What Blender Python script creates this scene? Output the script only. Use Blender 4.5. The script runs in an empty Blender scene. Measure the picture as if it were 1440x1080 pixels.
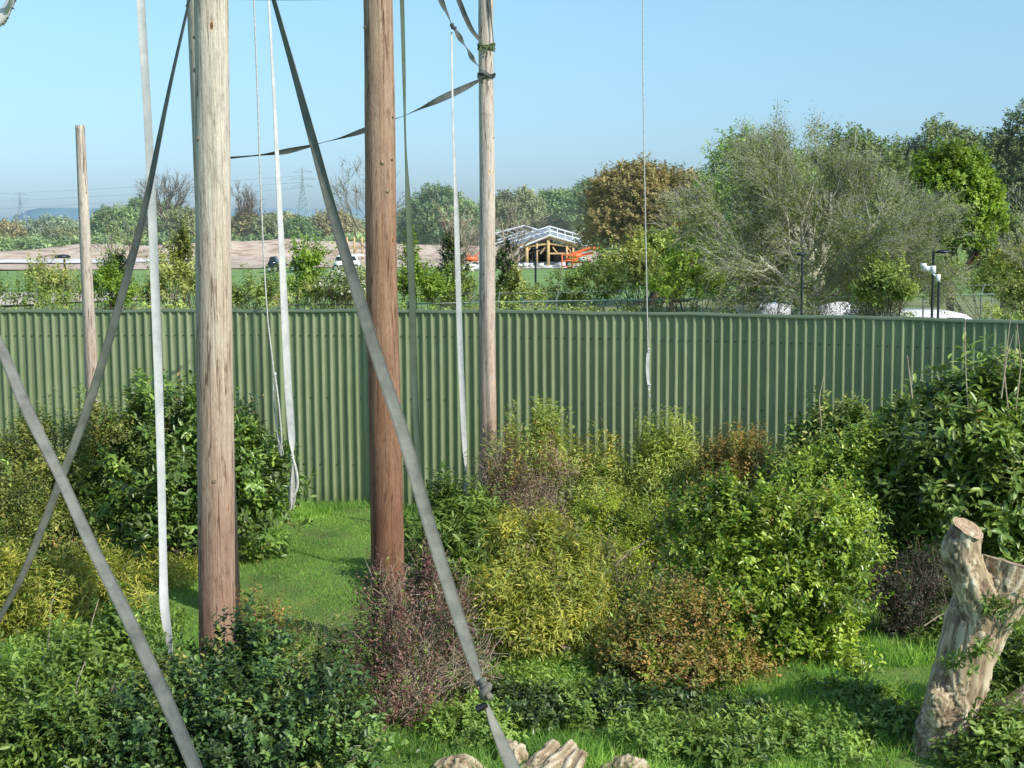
import bpy, math, random
import numpy as np
from mathutils import Vector, Matrix, noise

# ------------------------------------------------------------------ basics
S = bpy.context.scene
COL = S.collection
CAMH, FOC, HOR = 5.0, 2000.0, 308.0
th = math.atan((540 - HOR) / FOC)
FV = Vector((0, math.cos(th), -math.sin(th)))
RV = Vector((1, 0, -0.007)); RV = (RV - FV * RV.dot(FV)).normalized()
UV_ = (-FV).cross(RV).normalized()
SUN = Vector((0.78, -0.63, 0)).normalized() * math.cos(math.radians(39)) + Vector((0, 0, math.sin(math.radians(39))))

def P(px, py, d):
    """photo pixel and distance (world y) -> point"""
    v = FV + RV * ((px - 720) / FOC) - UV_ * ((py - 540) / FOC)
    v = v * (d / v.y)
    return Vector((v.x, v.y, v.z + CAMH))

def GD(px, py):
    """distance at which the pixel's ray meets the ground"""
    v = FV + RV * ((px - 720) / FOC) - UV_ * ((py - 540) / FOC)
    return v.y * (CAMH / -v.z)

def DZ(px, py, z):
    v = FV + RV * ((px - 720) / FOC) - UV_ * ((py - 540) / FOC)
    return v.y * ((CAMH - z) / -v.z)
FX = [(x, y, DZ(x, y, 3.45)) for x, y in [(-150, 437.5), (0, 437), (240, 435.8), (400, 435), (560, 435.6), (700, 437), (820, 438.3), (940, 440), (1080, 442.3), (1200, 445), (1320, 447.7), (1440, 451), (1600, 456)]]
_fx = np.array([P(a, y, b).x for a, y, b in FX]); _fy = np.array([b for a, y, b in FX])
_fc = np.polyfit(_fx, _fy, 3)
def fence_y(x):
    return float(np.polyval(_fc, x))

def gz(x, y):
    """ground height"""
    x = np.asarray(x, float); y = np.asarray(y, float)
    near = np.clip((24.0 - y) / 4.0, 0, 1) * np.clip((y - 4) / 4, 0, 1)
    h = 0.05 * np.sin(x * 0.9 + 1.3) * np.cos(y * 0.7) + 0.03 * np.sin(x * 2.3 + y * 1.7) + 0.02 * np.sin(y * 3.1 - x * 1.2)
    far = np.clip((y - 30) / 30, 0, 1) * 0.12 * np.sin(x * 0.11 + 1) * np.sin(y * 0.07) * np.clip((160 - y) / 60, 0, 1)
    return h * near + far

def empty(name, loc, label=None, cat=None, group=None):
    o = bpy.data.objects.new(name, None); COL.objects.link(o)
    o.location = loc; o.empty_display_size = 0.2
    tag(o, label, cat, group)
    return o

def tag(o, label=None, cat=None, group=None, kind=None):
    if label: o['label'] = label
    if cat: o['category'] = cat
    if group: o['group'] = group
    if kind: o['kind'] = kind
    return o

def mesh_np(name, V, faces, mats, parent=None, smooth=False, attrs=None, mat_idx=None, uv=None):
    """V (n,3); faces: list of int arrays (m,k)"""
    V = np.asarray(V, np.float64)
    if parent is not None:
        V = V - np.array(parent_world(parent))
    me = bpy.data.meshes.new(name)
    if not isinstance(faces, list): faces = [faces]
    faces = [np.asarray(f, np.int32) for f in faces if len(f)]
    me.vertices.add(len(V)); me.vertices.foreach_set('co', V.astype(np.float32).ravel())
    loops = np.concatenate([f.ravel() for f in faces]); tot = np.concatenate([np.full(len(f), f.shape[1], np.int32) for f in faces])
    me.loops.add(len(loops)); me.loops.foreach_set('vertex_index', loops)
    me.polygons.add(len(tot))
    st = np.concatenate([[0], np.cumsum(tot)[:-1]]).astype(np.int32)
    me.polygons.foreach_set('loop_start', st); me.polygons.foreach_set('loop_total', tot)
    if smooth: me.polygons.foreach_set('use_smooth', np.ones(len(tot), bool))
    if not isinstance(mats, (list, tuple)): mats = [mats]
    for m in mats: me.materials.append(m)
    if mat_idx is not None: me.polygons.foreach_set('material_index', np.asarray(mat_idx, np.int32))
    for k, a in (attrs or {}).items():
        at = me.attributes.new(k, 'FLOAT', 'POINT'); at.data.foreach_set('value', np.asarray(a, np.float32))
    if uv is not None:
        ul = me.uv_layers.new(name='UVMap'); ul.data.foreach_set('uv', np.asarray(uv, np.float32)[loops].ravel())
    me.update(calc_edges=True); me.validate()
    o = bpy.data.objects.new(name, me); COL.objects.link(o)
    if parent is not None: o.parent = parent
    return o

def parent_world(p):
    v = Vector(p.location)
    while p.parent is not None:
        p = p.parent; v += Vector(p.location)
    return tuple(v)

# mesh bag for boxes / tubes
class Bag:
    def __init__(s): s.V = []; s.F = {}; s.n = 0
    def add(s, V, F):
        V = np.asarray(V, float)
        for f in F: s.F.setdefault(len(f), []).append([i + s.n for i in f])
        s.V.append(V); s.n += len(V)
    def box(s, c, size, rz=0, rx=0, ry=0):
        m = Matrix.Rotation(rz, 3, 'Z') @ Matrix.Rotation(ry, 3, 'Y') @ Matrix.Rotation(rx, 3, 'X')
        V = [Vector(c) + m @ Vector((x * size[0] / 2, y * size[1] / 2, z * size[2] / 2)) for z in (-1, 1) for y in (-1, 1) for x in (-1, 1)]
        s.add([tuple(v) for v in V], [(0, 2, 3, 1), (4, 5, 7, 6), (0, 1, 5, 4), (2, 6, 7, 3), (0, 4, 6, 2), (1, 3, 7, 5)])
    def tube(s, pts, r, sides=6, cap=True):
        pts = [Vector(p) for p in pts]; n = len(pts)
        rr = r if isinstance(r, (list, tuple)) else [r] * n
        V = []; prev = None
        for i, p in enumerate(pts):
            t = (pts[min(i + 1, n - 1)] - pts[max(i - 1, 0)]).normalized()
            if prev is None:
                a = t.cross(Vector((0, 0, 1)) if abs(t.z) < 0.9 else Vector((1, 0, 0))).normalized()
            else:
                a = (prev - t * prev.dot(t)).normalized()
            prev = a; b = t.cross(a)
            for k in range(sides):
                q = 2 * math.pi * k / sides
                V.append(tuple(p + (a * math.cos(q) + b * math.sin(q)) * rr[i]))
        Fc = [(i * sides + k, i * sides + (k + 1) % sides, (i + 1) * sides + (k + 1) % sides, (i + 1) * sides + k) for i in range(n - 1) for k in range(sides)]
        s.add(V, Fc)
        if cap:
            s.add(V[:sides], [tuple(range(sides))[::-1]]); s.add(V[-sides:], [tuple(range(sides))])
    def build(s, name, mat, parent=None, smooth=False):
        return mesh_np(name, np.concatenate(s.V), [np.array(f) for f in s.F.values()], mat, parent, smooth)

# ------------------------------------------------------------------ materials
def newmat(name):
    m = bpy.data.materials.new(name); m.use_nodes = True
    nt = m.node_tree; nt.nodes.clear()
    out = nt.nodes.new('ShaderNodeOutputMaterial')
    b = nt.nodes.new('ShaderNodeBsdfPrincipled'); nt.links.new(b.outputs[0], out.inputs[0])
    return m, nt, b, out

def N(nt, typ, **kw):
    n = nt.nodes.new(typ)
    for k, v in kw.items():
        if k in n.inputs: n.inputs[k].default_value = v
        else: setattr(n, k, v)
    return n

def ramp(nt, fac, stops):
    r = nt.nodes.new('ShaderNodeValToRGB'); nt.links.new(fac, r.inputs[0])
    e = r.color_ramp.elements
    while len(e) < len(stops): e.new(0.5)
    for i, (p, c) in enumerate(stops):
        e[i].position = p; e[i].color = (*c, 1) if len(c) == 3 else c
    return r

def mix(nt, a, b, fac, mode='MIX'):
    m = nt.nodes.new('ShaderNodeMix'); m.data_type = 'RGBA'; m.blend_type = mode
    for s, v in ((m.inputs[0], fac), (m.inputs[6], a), (m.inputs[7], b)):
        if hasattr(v, 'is_linked') or hasattr(v, 'links'): nt.links.new(v, s)
        elif isinstance(v, (int, float)): s.default_value = v
        else: s.default_value = (*v, 1)
    return m.outputs[2]

def coords(nt, scale=(1, 1, 1), kind='Object'):
    t = nt.nodes.new('ShaderNodeTexCoord'); mp = nt.nodes.new('ShaderNodeMapping')
    mp.inputs['Scale'].default_value = scale
    if kind == 'World':
        g = nt.nodes.new('ShaderNodeNewGeometry'); nt.links.new(g.outputs['Position'], mp.inputs[0])
    else: nt.links.new(t.outputs[kind], mp.inputs[0])
    return mp.outputs[0]

def bump(nt, bsdf, h, strength=0.3, dist=0.01):
    b = nt.nodes.new('ShaderNodeBump'); b.inputs['Strength'].default_value = strength; b.inputs['Distance'].default_value = dist
    nt.links.new(h, b.inputs['Height']); nt.links.new(b.outputs[0], bsdf.inputs['Normal'])

def plain(name, c, rough=0.6, metal=0.0, var=0.25, scale=3.0, c2=None):
    m, nt, b, _ = newmat(name)
    n = N(nt, 'ShaderNodeTexNoise', Scale=scale, Detail=4.0); nt.links.new(coords(nt), n.inputs['Vector'])
    lo = c2 or tuple(x * (1 - var) for x in c)
    r = ramp(nt, n.outputs[0], [(0.35, lo), (0.65, c)])
    nt.links.new(r.outputs[0], b.inputs['Base Color'])
    b.inputs['Roughness'].default_value = rough; b.inputs['Metallic'].default_value = metal
    return m

def leafmat(name, dark, mid, light, rough=0.45, trans=0.3, clump=1.2, spec=0.5, haze_glow=0.0):
    m, nt, b, out = newmat(name)
    at = N(nt, 'ShaderNodeAttribute', attribute_name='tint')
    r = ramp(nt, at.outputs['Fac'], [(0.05, dark), (0.5, mid), (0.95, light)])
    n = N(nt, 'ShaderNodeTexNoise', Scale=clump, Detail=3.0); nt.links.new(coords(nt), n.inputs['Vector'])
    r2 = ramp(nt, n.outputs[0], [(0.3, (0.62, 0.66, 0.6)), (0.7, (1.2, 1.15, 1.1))])
    col = mix(nt, r.outputs[0], r2.outputs[0], 1.0, 'MULTIPLY')
    nt.links.new(col, b.inputs['Base Color']); b.inputs['Roughness'].default_value = rough
    b.inputs['Specular IOR Level'].default_value = spec
    t = nt.nodes.new('ShaderNodeBsdfTranslucent'); c2 = mix(nt, col, (1.3, 1.25, 0.6), 1.0, 'MULTIPLY'); nt.links.new(c2, t.inputs[0])
    mx = nt.nodes.new('ShaderNodeMixShader'); mx.inputs[0].default_value = trans
    nt.links.new(b.outputs[0], mx.inputs[1]); nt.links.new(t.outputs[0], mx.inputs[2]); nt.links.new(mx.outputs[0], out.inputs[0])
    if haze_glow:      # distance haze imitated by a faint bluish glow of the leaves
        b.inputs['Emission Color'].default_value = (.62, .8, .9, 1); b.inputs['Emission Strength'].default_value = haze_glow
    return m

M = {}
M['laurel'] = leafmat('laurel_leaves', (0.094, 0.144, 0.035), (0.159, 0.274, 0.055), (0.361, 0.527, 0.104), 0.36, 0.25, 1.2, 0.55)
M['laurel_big'] = leafmat('big_laurel_leaves', (0.115, 0.169, 0.045), (0.192, 0.305, 0.066), (0.437, 0.585, 0.131), 0.36, 0.25, 1.0, 0.55)
M['holly'] = leafmat('holly_leaves', (0.045, 0.076, 0.025), (0.078, 0.148, 0.043), (0.21, 0.334, 0.079), 0.4, 0.15, 1.5, 0.4)
M['olive'] = leafmat('olive_leaves', (0.121, 0.148, 0.036), (0.224, 0.274, 0.061), (0.441, 0.442, 0.104), 0.5, 0.3, 2.0)
M['bamboo'] = leafmat('bamboo_leaves', (0.195, 0.226, 0.036), (0.4, 0.438, 0.073), (0.752, 0.701, 0.146), 0.5, 0.4, 1.6)
M['bamboo_green'] = leafmat('pale_bamboo_leaves', (0.228, 0.313, 0.073), (0.43, 0.552, 0.146), (0.723, 0.79, 0.256), 0.5, 0.35, 1.6)
M['privet'] = leafmat('privet_leaves', (0.108, 0.181, 0.029), (0.24, 0.379, 0.044), (0.547, 0.686, 0.102), 0.3, 0.35, 1.5, 0.6)
M['conifer'] = leafmat('feathery_leaves', (0.172, 0.24, 0.028), (0.374, 0.51, 0.053), (0.644, 0.73, 0.086), 0.5, 0.35, 1.8)
M['elder'] = leafmat('elder_leaves', (0.084, 0.147, 0.03), (0.161, 0.265, 0.048), (0.303, 0.431, 0.095), 0.45, 0.35, 2.0)
M['weed'] = leafmat('weed_leaves', (0.132, 0.186, 0.042), (0.227, 0.374, 0.068), (0.413, 0.572, 0.121), 0.5, 0.35, 1.4)
M['purple'] = leafmat('purple_leaves', (0.067, 0.029, 0.025), (0.178, 0.079, 0.067), (0.357, 0.193, 0.154), 0.5, 0.2, 2.0)
M['purple_pale'] = leafmat('faded_purple_leaves', (0.101, 0.067, 0.05), (0.224, 0.151, 0.112), (0.403, 0.302, 0.224), 0.6, 0.2, 2.0)
M['rust'] = leafmat('rusty_leaves', (0.122, 0.138, 0.036), (0.298, 0.24, 0.066), (0.634, 0.365, 0.118), 0.5, 0.3, 3.0)
M['darkshrub'] = leafmat('dark_scrub_leaves', (0.02, 0.03, 0.015), (0.045, 0.06, 0.025), (0.1, 0.09, 0.06), 0.6, 0.15, 2.0)
M['grass'] = leafmat('grass_blades', (0.147, 0.265, 0.067), (0.258, 0.505, 0.088), (0.514, 0.744, 0.153), 0.6, 0.4, 0.9)
M['blossom'] = leafmat('white_blossom', (0.6, 0.6, 0.52), (0.8, 0.8, 0.74), (0.9, 0.9, 0.86), 0.6, 0.3, 2.0)
# further away: distance haze painted in as paler colours and a faint glow
M['far_green'] = leafmat('far_green_crowns', (0.139, 0.214, 0.134), (0.23, 0.343, 0.158), (0.381, 0.509, 0.202), 0.7, 0.2, 0.12, haze_glow=0.075)
M['far_olive'] = leafmat('far_olive_crowns', (0.2, 0.236, 0.15), (0.321, 0.357, 0.188), (0.472, 0.495, 0.248), 0.7, 0.2, 0.12, haze_glow=0.075)
M['far_bronze'] = leafmat('far_bronze_crowns', (0.252, 0.233, 0.154), (0.385, 0.35, 0.189), (0.551, 0.474, 0.239), 0.7, 0.2, 0.12, haze_glow=0.075)
M['far_grey'] = leafmat('far_hazy_crowns', (0.23, 0.297, 0.248), (0.321, 0.404, 0.293), (0.458, 0.539, 0.369), 0.8, 0.2, 0.1, haze_glow=0.075)
M['oak'] = leafmat('bronze_oak_leaves', (.16, .135, .055), (.36, .3, .11), (.52, .45, .19), 0.6, 0.3, 0.5, haze_glow=0.022)
M['lime'] = leafmat('bright_lime_leaves', (0.114, 0.191, 0.026), (0.233, 0.376, 0.046), (0.405, 0.561, 0.092), 0.5, 0.35, 0.6)
M['mid_green'] = leafmat('mid_green_leaves', (0.121, 0.176, 0.06), (0.207, 0.294, 0.091), (0.344, 0.444, 0.14), 0.6, 0.25, 0.5, haze_glow=0.022)
M['hedge'] = leafmat('hedgerow_leaves', (0.134, 0.21, 0.056), (0.269, 0.387, 0.089), (0.504, 0.614, 0.165), 0.6, 0.3, 0.5)
M['hedge_y'] = leafmat('yellowish_hedgerow_leaves', (0.21, 0.267, 0.072), (0.414, 0.47, 0.133), (0.667, 0.691, 0.235), 0.6, 0.3, 0.5)
M['willow'] = leafmat('fresh_willow_leaves', (0.18, 0.289, 0.079), (0.328, 0.488, 0.13), (0.528, 0.686, 0.229), 0.6, 0.35, 0.5, haze_glow=0.022)
M['budding'] = leafmat('budding_leaves', (0.15, 0.205, 0.05), (0.24, 0.305, 0.09), (0.35, 0.415, 0.15), 0.6, 0.3, 0.5)
M['ivy'] = leafmat('ivy_leaves', (0.025, 0.055, 0.016), (0.055, 0.1, 0.026), (0.12, 0.17, 0.045), 0.35, 0.15, 1.5)
M['pine'] = leafmat('dark_pine_needles', (0.106, 0.154, 0.068), (0.176, 0.245, 0.088), (0.288, 0.358, 0.13), 0.6, 0.15, 0.5, haze_glow=0.022)
M['bark'] = plain('bark', (0.13, 0.1, 0.07), 0.85, 0, 0.5, 12)
M['bark_grey'] = plain('pale_grey_bark', (0.47, 0.465, 0.35), 0.85, 0, 0.45, 2.5)
M['bark_far'] = plain('hazy_bark', (0.24, 0.22, 0.18), 0.9, 0, 0.3, 1)  # bark colour paled with painted-in distance haze
M['twig_pale'] = plain('dry_pale_twigs', (0.52, 0.42, 0.3), 0.8, 0, 0.4, 8)
M['twig_brown'] = plain('brown_twigs', (0.19, 0.13, 0.09), 0.8, 0, 0.5, 9)
M['green_paint'] = plain('fence_trim_green', (0.13, 0.18, 0.1), 0.5, 0, 0.2, 2)
M['dark_metal'] = plain('black_painted_metal', (0.025, 0.035, 0.045), 0.45, 0.2, 0.2, 6)
M['galv'] = plain('galvanised_steel', (0.38, 0.46, 0.42), 0.5, 0.3, 0.25, 5)
M['wire'] = plain('green_wire', (0.16, 0.24, 0.18), 0.6, 0.1, 0.2, 5)
M['white_paint'] = plain('white_vehicle_paint', (0.82, 0.83, 0.84), 0.3, 0, 0.05, 1)
M['car_glass'] = plain('dark_vehicle_glass', (0.03, 0.045, 0.06), 0.1, 0, 0.2, 1)
M['rubber'] = plain('tyre_rubber', (0.03, 0.03, 0.03), 0.8)
M['timber'] = plain('new_timber', (0.62, 0.43, 0.2), 0.7, 0, 0.2, 2)
M['roof_white'] = plain('white_roof_battens', (0.72, 0.74, 0.74), 0.6, 0, 0.1, 1)
M['roof_grey'] = plain('grey_roof_membrane', (0.36, 0.42, 0.42), 0.7, 0, 0.25, 0.8)
M['interior'] = plain('dark_shed_interior', (0.07, 0.075, 0.06), 0.9, 0, 0.5, 0.6)
M['orange'] = plain('orange_machine_paint', (0.8, 0.17, 0.05), 0.45, 0, 0.15, 2)
M['pale_sack'] = plain('white_plastic_sheeting', (0.75, 0.73, 0.7), 0.6, 0, 0.25, 1.5)
M['pylon'] = plain('hazy_pylon_steel', (0.36, 0.46, 0.52), 0.8, 0, 0.1, 0.2)  # grey-blue tone has distance haze painted into it
M['tyl'] = plain('charred_rubber_end', (0.012, 0.012, 0.014), 0.4)

def soil(name, stops, scale=0.15, detail=8, rough=0.95, sc2=None):
    m, nt, b, _ = newmat(name)
    n = N(nt, 'ShaderNodeTexNoise', Scale=scale, Detail=float(detail), Roughness=0.65); nt.links.new(coords(nt, sc2 or (1, 1, 1), 'World'), n.inputs['Vector'])
    r = ramp(nt, n.outputs[0], stops); nt.links.new(r.outputs[0], b.inputs['Base Color']); b.inputs['Roughness'].default_value = rough
    b.inputs['Emission Color'].default_value = (.62, .8, .9, 1); b.inputs['Emission Strength'].default_value = .03  # faint bluish glow of the soil imitates distance haze
    bump(nt, b, n.outputs[0], 0.6, 0.4)
    return m
M['earth'] = soil('bare_tan_earth', [(0.3, (0.2, 0.17, 0.09)), (0.42, (0.36, 0.27, 0.19)), (0.5, (0.5, 0.38, 0.28)), (0.58, (0.58, 0.48, 0.38)), (0.68, (0.32, 0.3, 0.15)), (0.78, (0.24, 0.27, 0.1))], 0.32, 12, sc2=(1, 1.6, 3))
M['chalk'] = soil('pale_chalky_rubble', [(0.3, (0.4, 0.36, 0.3)), (0.55, (0.75, 0.73, 0.7))], 0.25)
M['field'] = soil('green_field', [(0.3, (0.1, 0.19, 0.04)), (0.5, (0.15, 0.26, 0.055)), (0.7, (0.22, 0.31, 0.08))], 0.12, sc2=(1, 2.5, 1))
M['far_field'] = soil('rough_meadow', [(0.3, (0.13, 0.18, 0.06)), (0.5, (0.2, 0.24, 0.085)), (0.72, (0.3, 0.27, 0.13))], 0.2, sc2=(1, 2, 1))
M['track'] = soil('pale_track', [(0.3, (0.42, 0.34, 0.26)), (0.6, (0.55, 0.47, 0.38))], 0.5)

def ground_material():
    m, nt, b, _ = newmat('grass_ground')
    c = coords(nt, (1, 1, 1), 'World')
    n = N(nt, 'ShaderNodeTexNoise', Scale=1.1, Detail=8.0, Roughness=0.6); nt.links.new(c, n.inputs['Vector'])
    n2 = N(nt, 'ShaderNodeTexNoise', Scale=28.0, Detail=4.0, Roughness=0.7); nt.links.new(c, n2.inputs['Vector'])
    r = ramp(nt, n.outputs[0], [(0.3, (0.08, 0.13, 0.03)), (0.5, (0.15, 0.26, 0.045)), (0.66, (0.22, 0.3, 0.07)), (0.8, (0.3, 0.26, 0.12))])
    r2 = ramp(nt, n2.outputs[0], [(0.3, (0.45, 0.45, 0.45)), (0.7, (1.3, 1.3, 1.2))])
    col = mix(nt, r.outputs[0], r2.outputs[0], 1.0, 'MULTIPLY')
    nt.links.new(col, b.inputs['Base Color']); b.inputs['Roughness'].default_value = 0.95
    bump(nt, b, n2.outputs[0], 0.8, 0.05)
    return m
M['ground'] = ground_material()

def pole_material(name, pale, mid, brown, zlo, zhi):
    """weathered pole: pale above, creosote brown towards the foot, checks, grain and knots"""
    m, nt, b, _ = newmat(name)
    c = coords(nt, (1, 1, 1))
    g = N(nt, 'ShaderNodeTexNoise', Scale=1.0, Detail=8.0, Roughness=0.7); nt.links.new(coords(nt, (38, 38, 1.6)), g.inputs['Vector'])
    f = N(nt, 'ShaderNodeTexNoise', Scale=1.0, Detail=6.0, Roughness=0.75); nt.links.new(coords(nt, (90, 90, 12)), f.inputs['Vector'])
    big = N(nt, 'ShaderNodeTexNoise', Scale=1.0, Detail=4.0); nt.links.new(coords(nt, (4, 4, 0.9)), big.inputs['Vector'])
    sep = nt.nodes.new('ShaderNodeSeparateXYZ'); nt.links.new(c, sep.inputs[0])
    mr = N(nt, 'ShaderNodeMapRange'); mr.inputs['From Min'].default_value = zlo; mr.inputs['From Max'].default_value = zhi
    nt.links.new(sep.outputs[2], mr.inputs['Value'])
    ad = N(nt, 'ShaderNodeMath', operation='MULTIPLY_ADD'); nt.links.new(big.outputs[0], ad.inputs[0]); ad.inputs[1].default_value = 0.9
    sb = N(nt, 'ShaderNodeMath', operation='SUBTRACT'); nt.links.new(mr.outputs[0], sb.inputs[0]); sb.inputs[1].default_value = 0.45
    nt.links.new(sb.outputs[0], ad.inputs[2])
    base = ramp(nt, ad.outputs[0], [(0.0, brown), (0.5, mid), (1.0, pale)])
    gr = ramp(nt, g.outputs[0], [(0.3, (0.5, 0.47, 0.43)), (0.45, (0.86, 0.84, 0.82)), (0.62, (1.1, 1.08, 1.05)), (0.75, (1.3, 1.28, 1.25))])
    fr = ramp(nt, f.outputs[0], [(0.3, (0.68, 0.66, 0.64)), (0.5, (1.0, 1.0, 1.0)), (0.72, (1.3, 1.28, 1.22))])
    col = mix(nt, base.outputs[0], gr.outputs[0], 1.0, 'MULTIPLY'); col = mix(nt, col, fr.outputs[0], 1.0, 'MULTIPLY')
    v = N(nt, 'ShaderNodeTexVoronoi', Scale=1.0); nt.links.new(coords(nt, (4.2, 4.2, 1.7)), v.inputs['Vector'])
    kr = ramp(nt, v.outputs['Distance'], [(0.05, (0.3, 0.2, 0.14)), (0.085, (1.25, 1.05, 0.85)), (0.13, (1, 1, 1))])
    col = mix(nt, col, kr.outputs[0], 1.0, 'MULTIPLY')
    ck = N(nt, 'ShaderNodeTexNoise', Scale=1.0, Detail=3.0, Roughness=0.5); nt.links.new(coords(nt, (9, 9, 0.28)), ck.inputs['Vector'])
    cr = ramp(nt, ck.outputs[0], [(0.488, (1, 1, 1)), (0.497, (0.35, 0.3, 0.27)), (0.503, (0.35, 0.3, 0.27)), (0.512, (1, 1, 1))]); col = mix(nt, col, cr.outputs[0], 1.0, 'MULTIPLY')
    bl = N(nt, 'ShaderNodeTexNoise', Scale=1.0, Detail=7.0, Roughness=0.75); nt.links.new(coords(nt, (11, 11, 3.2)), bl.inputs['Vector'])
    br_ = ramp(nt, bl.outputs[0], [(0.34, (0.62, 0.58, 0.55)), (0.46, (1, 1, 1)), (0.62, (1, 1, 1)), (0.75, (1.18, 1.16, 1.12))]); col = mix(nt, col, br_.outputs[0], 1.0, 'MULTIPLY')
    nt.links.new(col, b.inputs['Base Color']); b.inputs['Roughness'].default_value = 0.9; b.inputs['Specular IOR Level'].default_value = 0.2
    mm = N(nt, 'ShaderNodeMath', operation='ADD'); nt.links.new(g.outputs[0], mm.inputs[0]); nt.links.new(f.outputs[0], mm.inputs[1])
    bump(nt, b, mm.outputs[0], 0.7, 0.012)
    return m
PALE, MIDP, BRN = (0.61, 0.555, 0.47), (0.47, 0.36, 0.275), (0.3, 0.175, 0.12)
M['pole_a'] = pole_material('weathered_pale_pole', PALE, MIDP, BRN, 0.2, 5.6)
M['pole_b'] = pole_material('brown_rough_pole', (0.42, 0.31, 0.225), (0.33, 0.2, 0.13), (0.2, 0.095, 0.055), 0.2, 8.5)
M['pole_c'] = pole_material('thin_weathered_pole', (0.6, 0.53, 0.46), (0.5, 0.39, 0.31), (0.36, 0.22, 0.16), -0.5, 5.0)

def webbing(name, c, c2, edge=0.75, stripes=700.0):
    m, nt, b, _ = newmat(name)
    t = nt.nodes.new('ShaderNodeTexCoord'); sep = nt.nodes.new('ShaderNodeSeparateXYZ'); nt.links.new(t.outputs['UV'], sep.inputs[0])
    n = N(nt, 'ShaderNodeTexNoise', Scale=5.0, Detail=8.0, Roughness=0.7); nt.links.new(coords(nt), n.inputs['Vector'])
    base = ramp(nt, n.outputs[0], [(0.34, c2), (0.6, c)])
    mu = N(nt, 'ShaderNodeMath', operation='MULTIPLY'); nt.links.new(sep.outputs[1], mu.inputs[0]); mu.inputs[1].default_value = stripes
    si = N(nt, 'ShaderNodeMath', operation='SINE'); nt.links.new(mu.outputs[0], si.inputs[0])
    wr = ramp(nt, si.outputs[0], [(0.0, (0.93, 0.93, 0.93)), (1.0, (1.04, 1.04, 1.04))])
    col = mix(nt, base.outputs[0], wr.outputs[0], 1.0, 'MULTIPLY')
    er = ramp(nt, sep.outputs[0], [(0.0, (edge,) * 3), (0.1, (edge,) * 3), (0.16, (1, 1, 1)), (0.84, (1, 1, 1)), (0.9, (edge,) * 3), (1.0, (edge,) * 3)])
    col = mix(nt, col, er.outputs[0], 1.0, 'MULTIPLY')
    nt.links.new(col, b.inputs['Base Color']); b.inputs['Roughness'].default_value = 0.85; b.inputs['Specular IOR Level'].default_value = 0.25
    bump(nt, b, si.outputs[0], 0.15, 0.001)
    return m
M['web_grey'] = webbing('grey_webbing', (0.26, 0.26, 0.21), (0.17, 0.175, 0.145))
M['web_dk_grey'] = webbing('weathered_grey_webbing', (0.21, 0.215, 0.18), (0.12, 0.125, 0.105), 0.7)
M['web_white'] = webbing('white_webbing', (0.62, 0.62, 0.59), (0.45, 0.46, 0.45), 0.88)
M['web_dark'] = webbing('dark_webbing', (0.12, 0.135, 0.12), (0.06, 0.07, 0.065))
M['web_green'] = webbing('green_grey_webbing', (0.11, 0.15, 0.1), (0.08, 0.11, 0.07))
M['rope'] = plain('pale_rope', (0.58, 0.57, 0.52), 0.9, 0, 0.3, 30)
M['green_tie'] = plain('green_ties', (0.12, 0.17, 0.06), 0.8, 0, 0.5, 12)

def sheet_material():
    m, nt, b, _ = newmat('green_coated_sheet')
    n = N(nt, 'ShaderNodeTexNoise', Scale=0.8, Detail=6.0, Roughness=0.6); nt.links.new(coords(nt, (1, 1, 0.35)), n.inputs['Vector'])
    n2 = N(nt, 'ShaderNodeTexNoise', Scale=6.0, Detail=5.0, Roughness=0.7); nt.links.new(coords(nt, (1.5, 1.5, 0.5)), n2.inputs['Vector'])
    r = ramp(nt, n.outputs[0], [(0.3, (0.225, 0.278, 0.142)), (0.7, (0.262, 0.316, 0.165))])
    r2 = ramp(nt, n2.outputs[0], [(0.3, (0.88, 0.88, 0.86)), (0.7, (1.06, 1.06, 1.06))])
    col = mix(nt, r.outputs[0], r2.outputs[0], 1.0, 'MULTIPLY')
    st = N(nt, 'ShaderNodeTexNoise', Scale=1.0, Detail=6.0, Roughness=0.7); nt.links.new(coords(nt, (16, 16, 0.55)), st.inputs['Vector'])
    sr = ramp(nt, st.outputs[0], [(0.32, (0.78, 0.8, 0.74)), (0.5, (1, 1, 1)), (0.75, (1.08, 1.07, 1.04))]); col = mix(nt, col, sr.outputs[0], 1.0, 'MULTIPLY')
    at = N(nt, 'ShaderNodeAttribute', attribute_name='panel'); pr = ramp(nt, at.outputs['Fac'], [(0.0, (0.92, 0.93, 0.92)), (1.0, (1.06, 1.05, 1.06))]); col = mix(nt, col, pr.outputs[0], 1.0, 'MULTIPLY')
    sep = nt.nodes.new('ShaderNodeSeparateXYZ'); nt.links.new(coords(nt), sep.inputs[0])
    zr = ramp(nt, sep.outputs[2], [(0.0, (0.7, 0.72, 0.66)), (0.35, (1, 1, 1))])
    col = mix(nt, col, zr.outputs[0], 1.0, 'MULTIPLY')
    nt.links.new(col, b.inputs['Base Color']); b.inputs['Roughness'].default_value = 0.42
    return m
M['sheet'] = sheet_material()
M['screw'] = plain('dark_screw', (0.03, 0.05, 0.03), 0.5)

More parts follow.
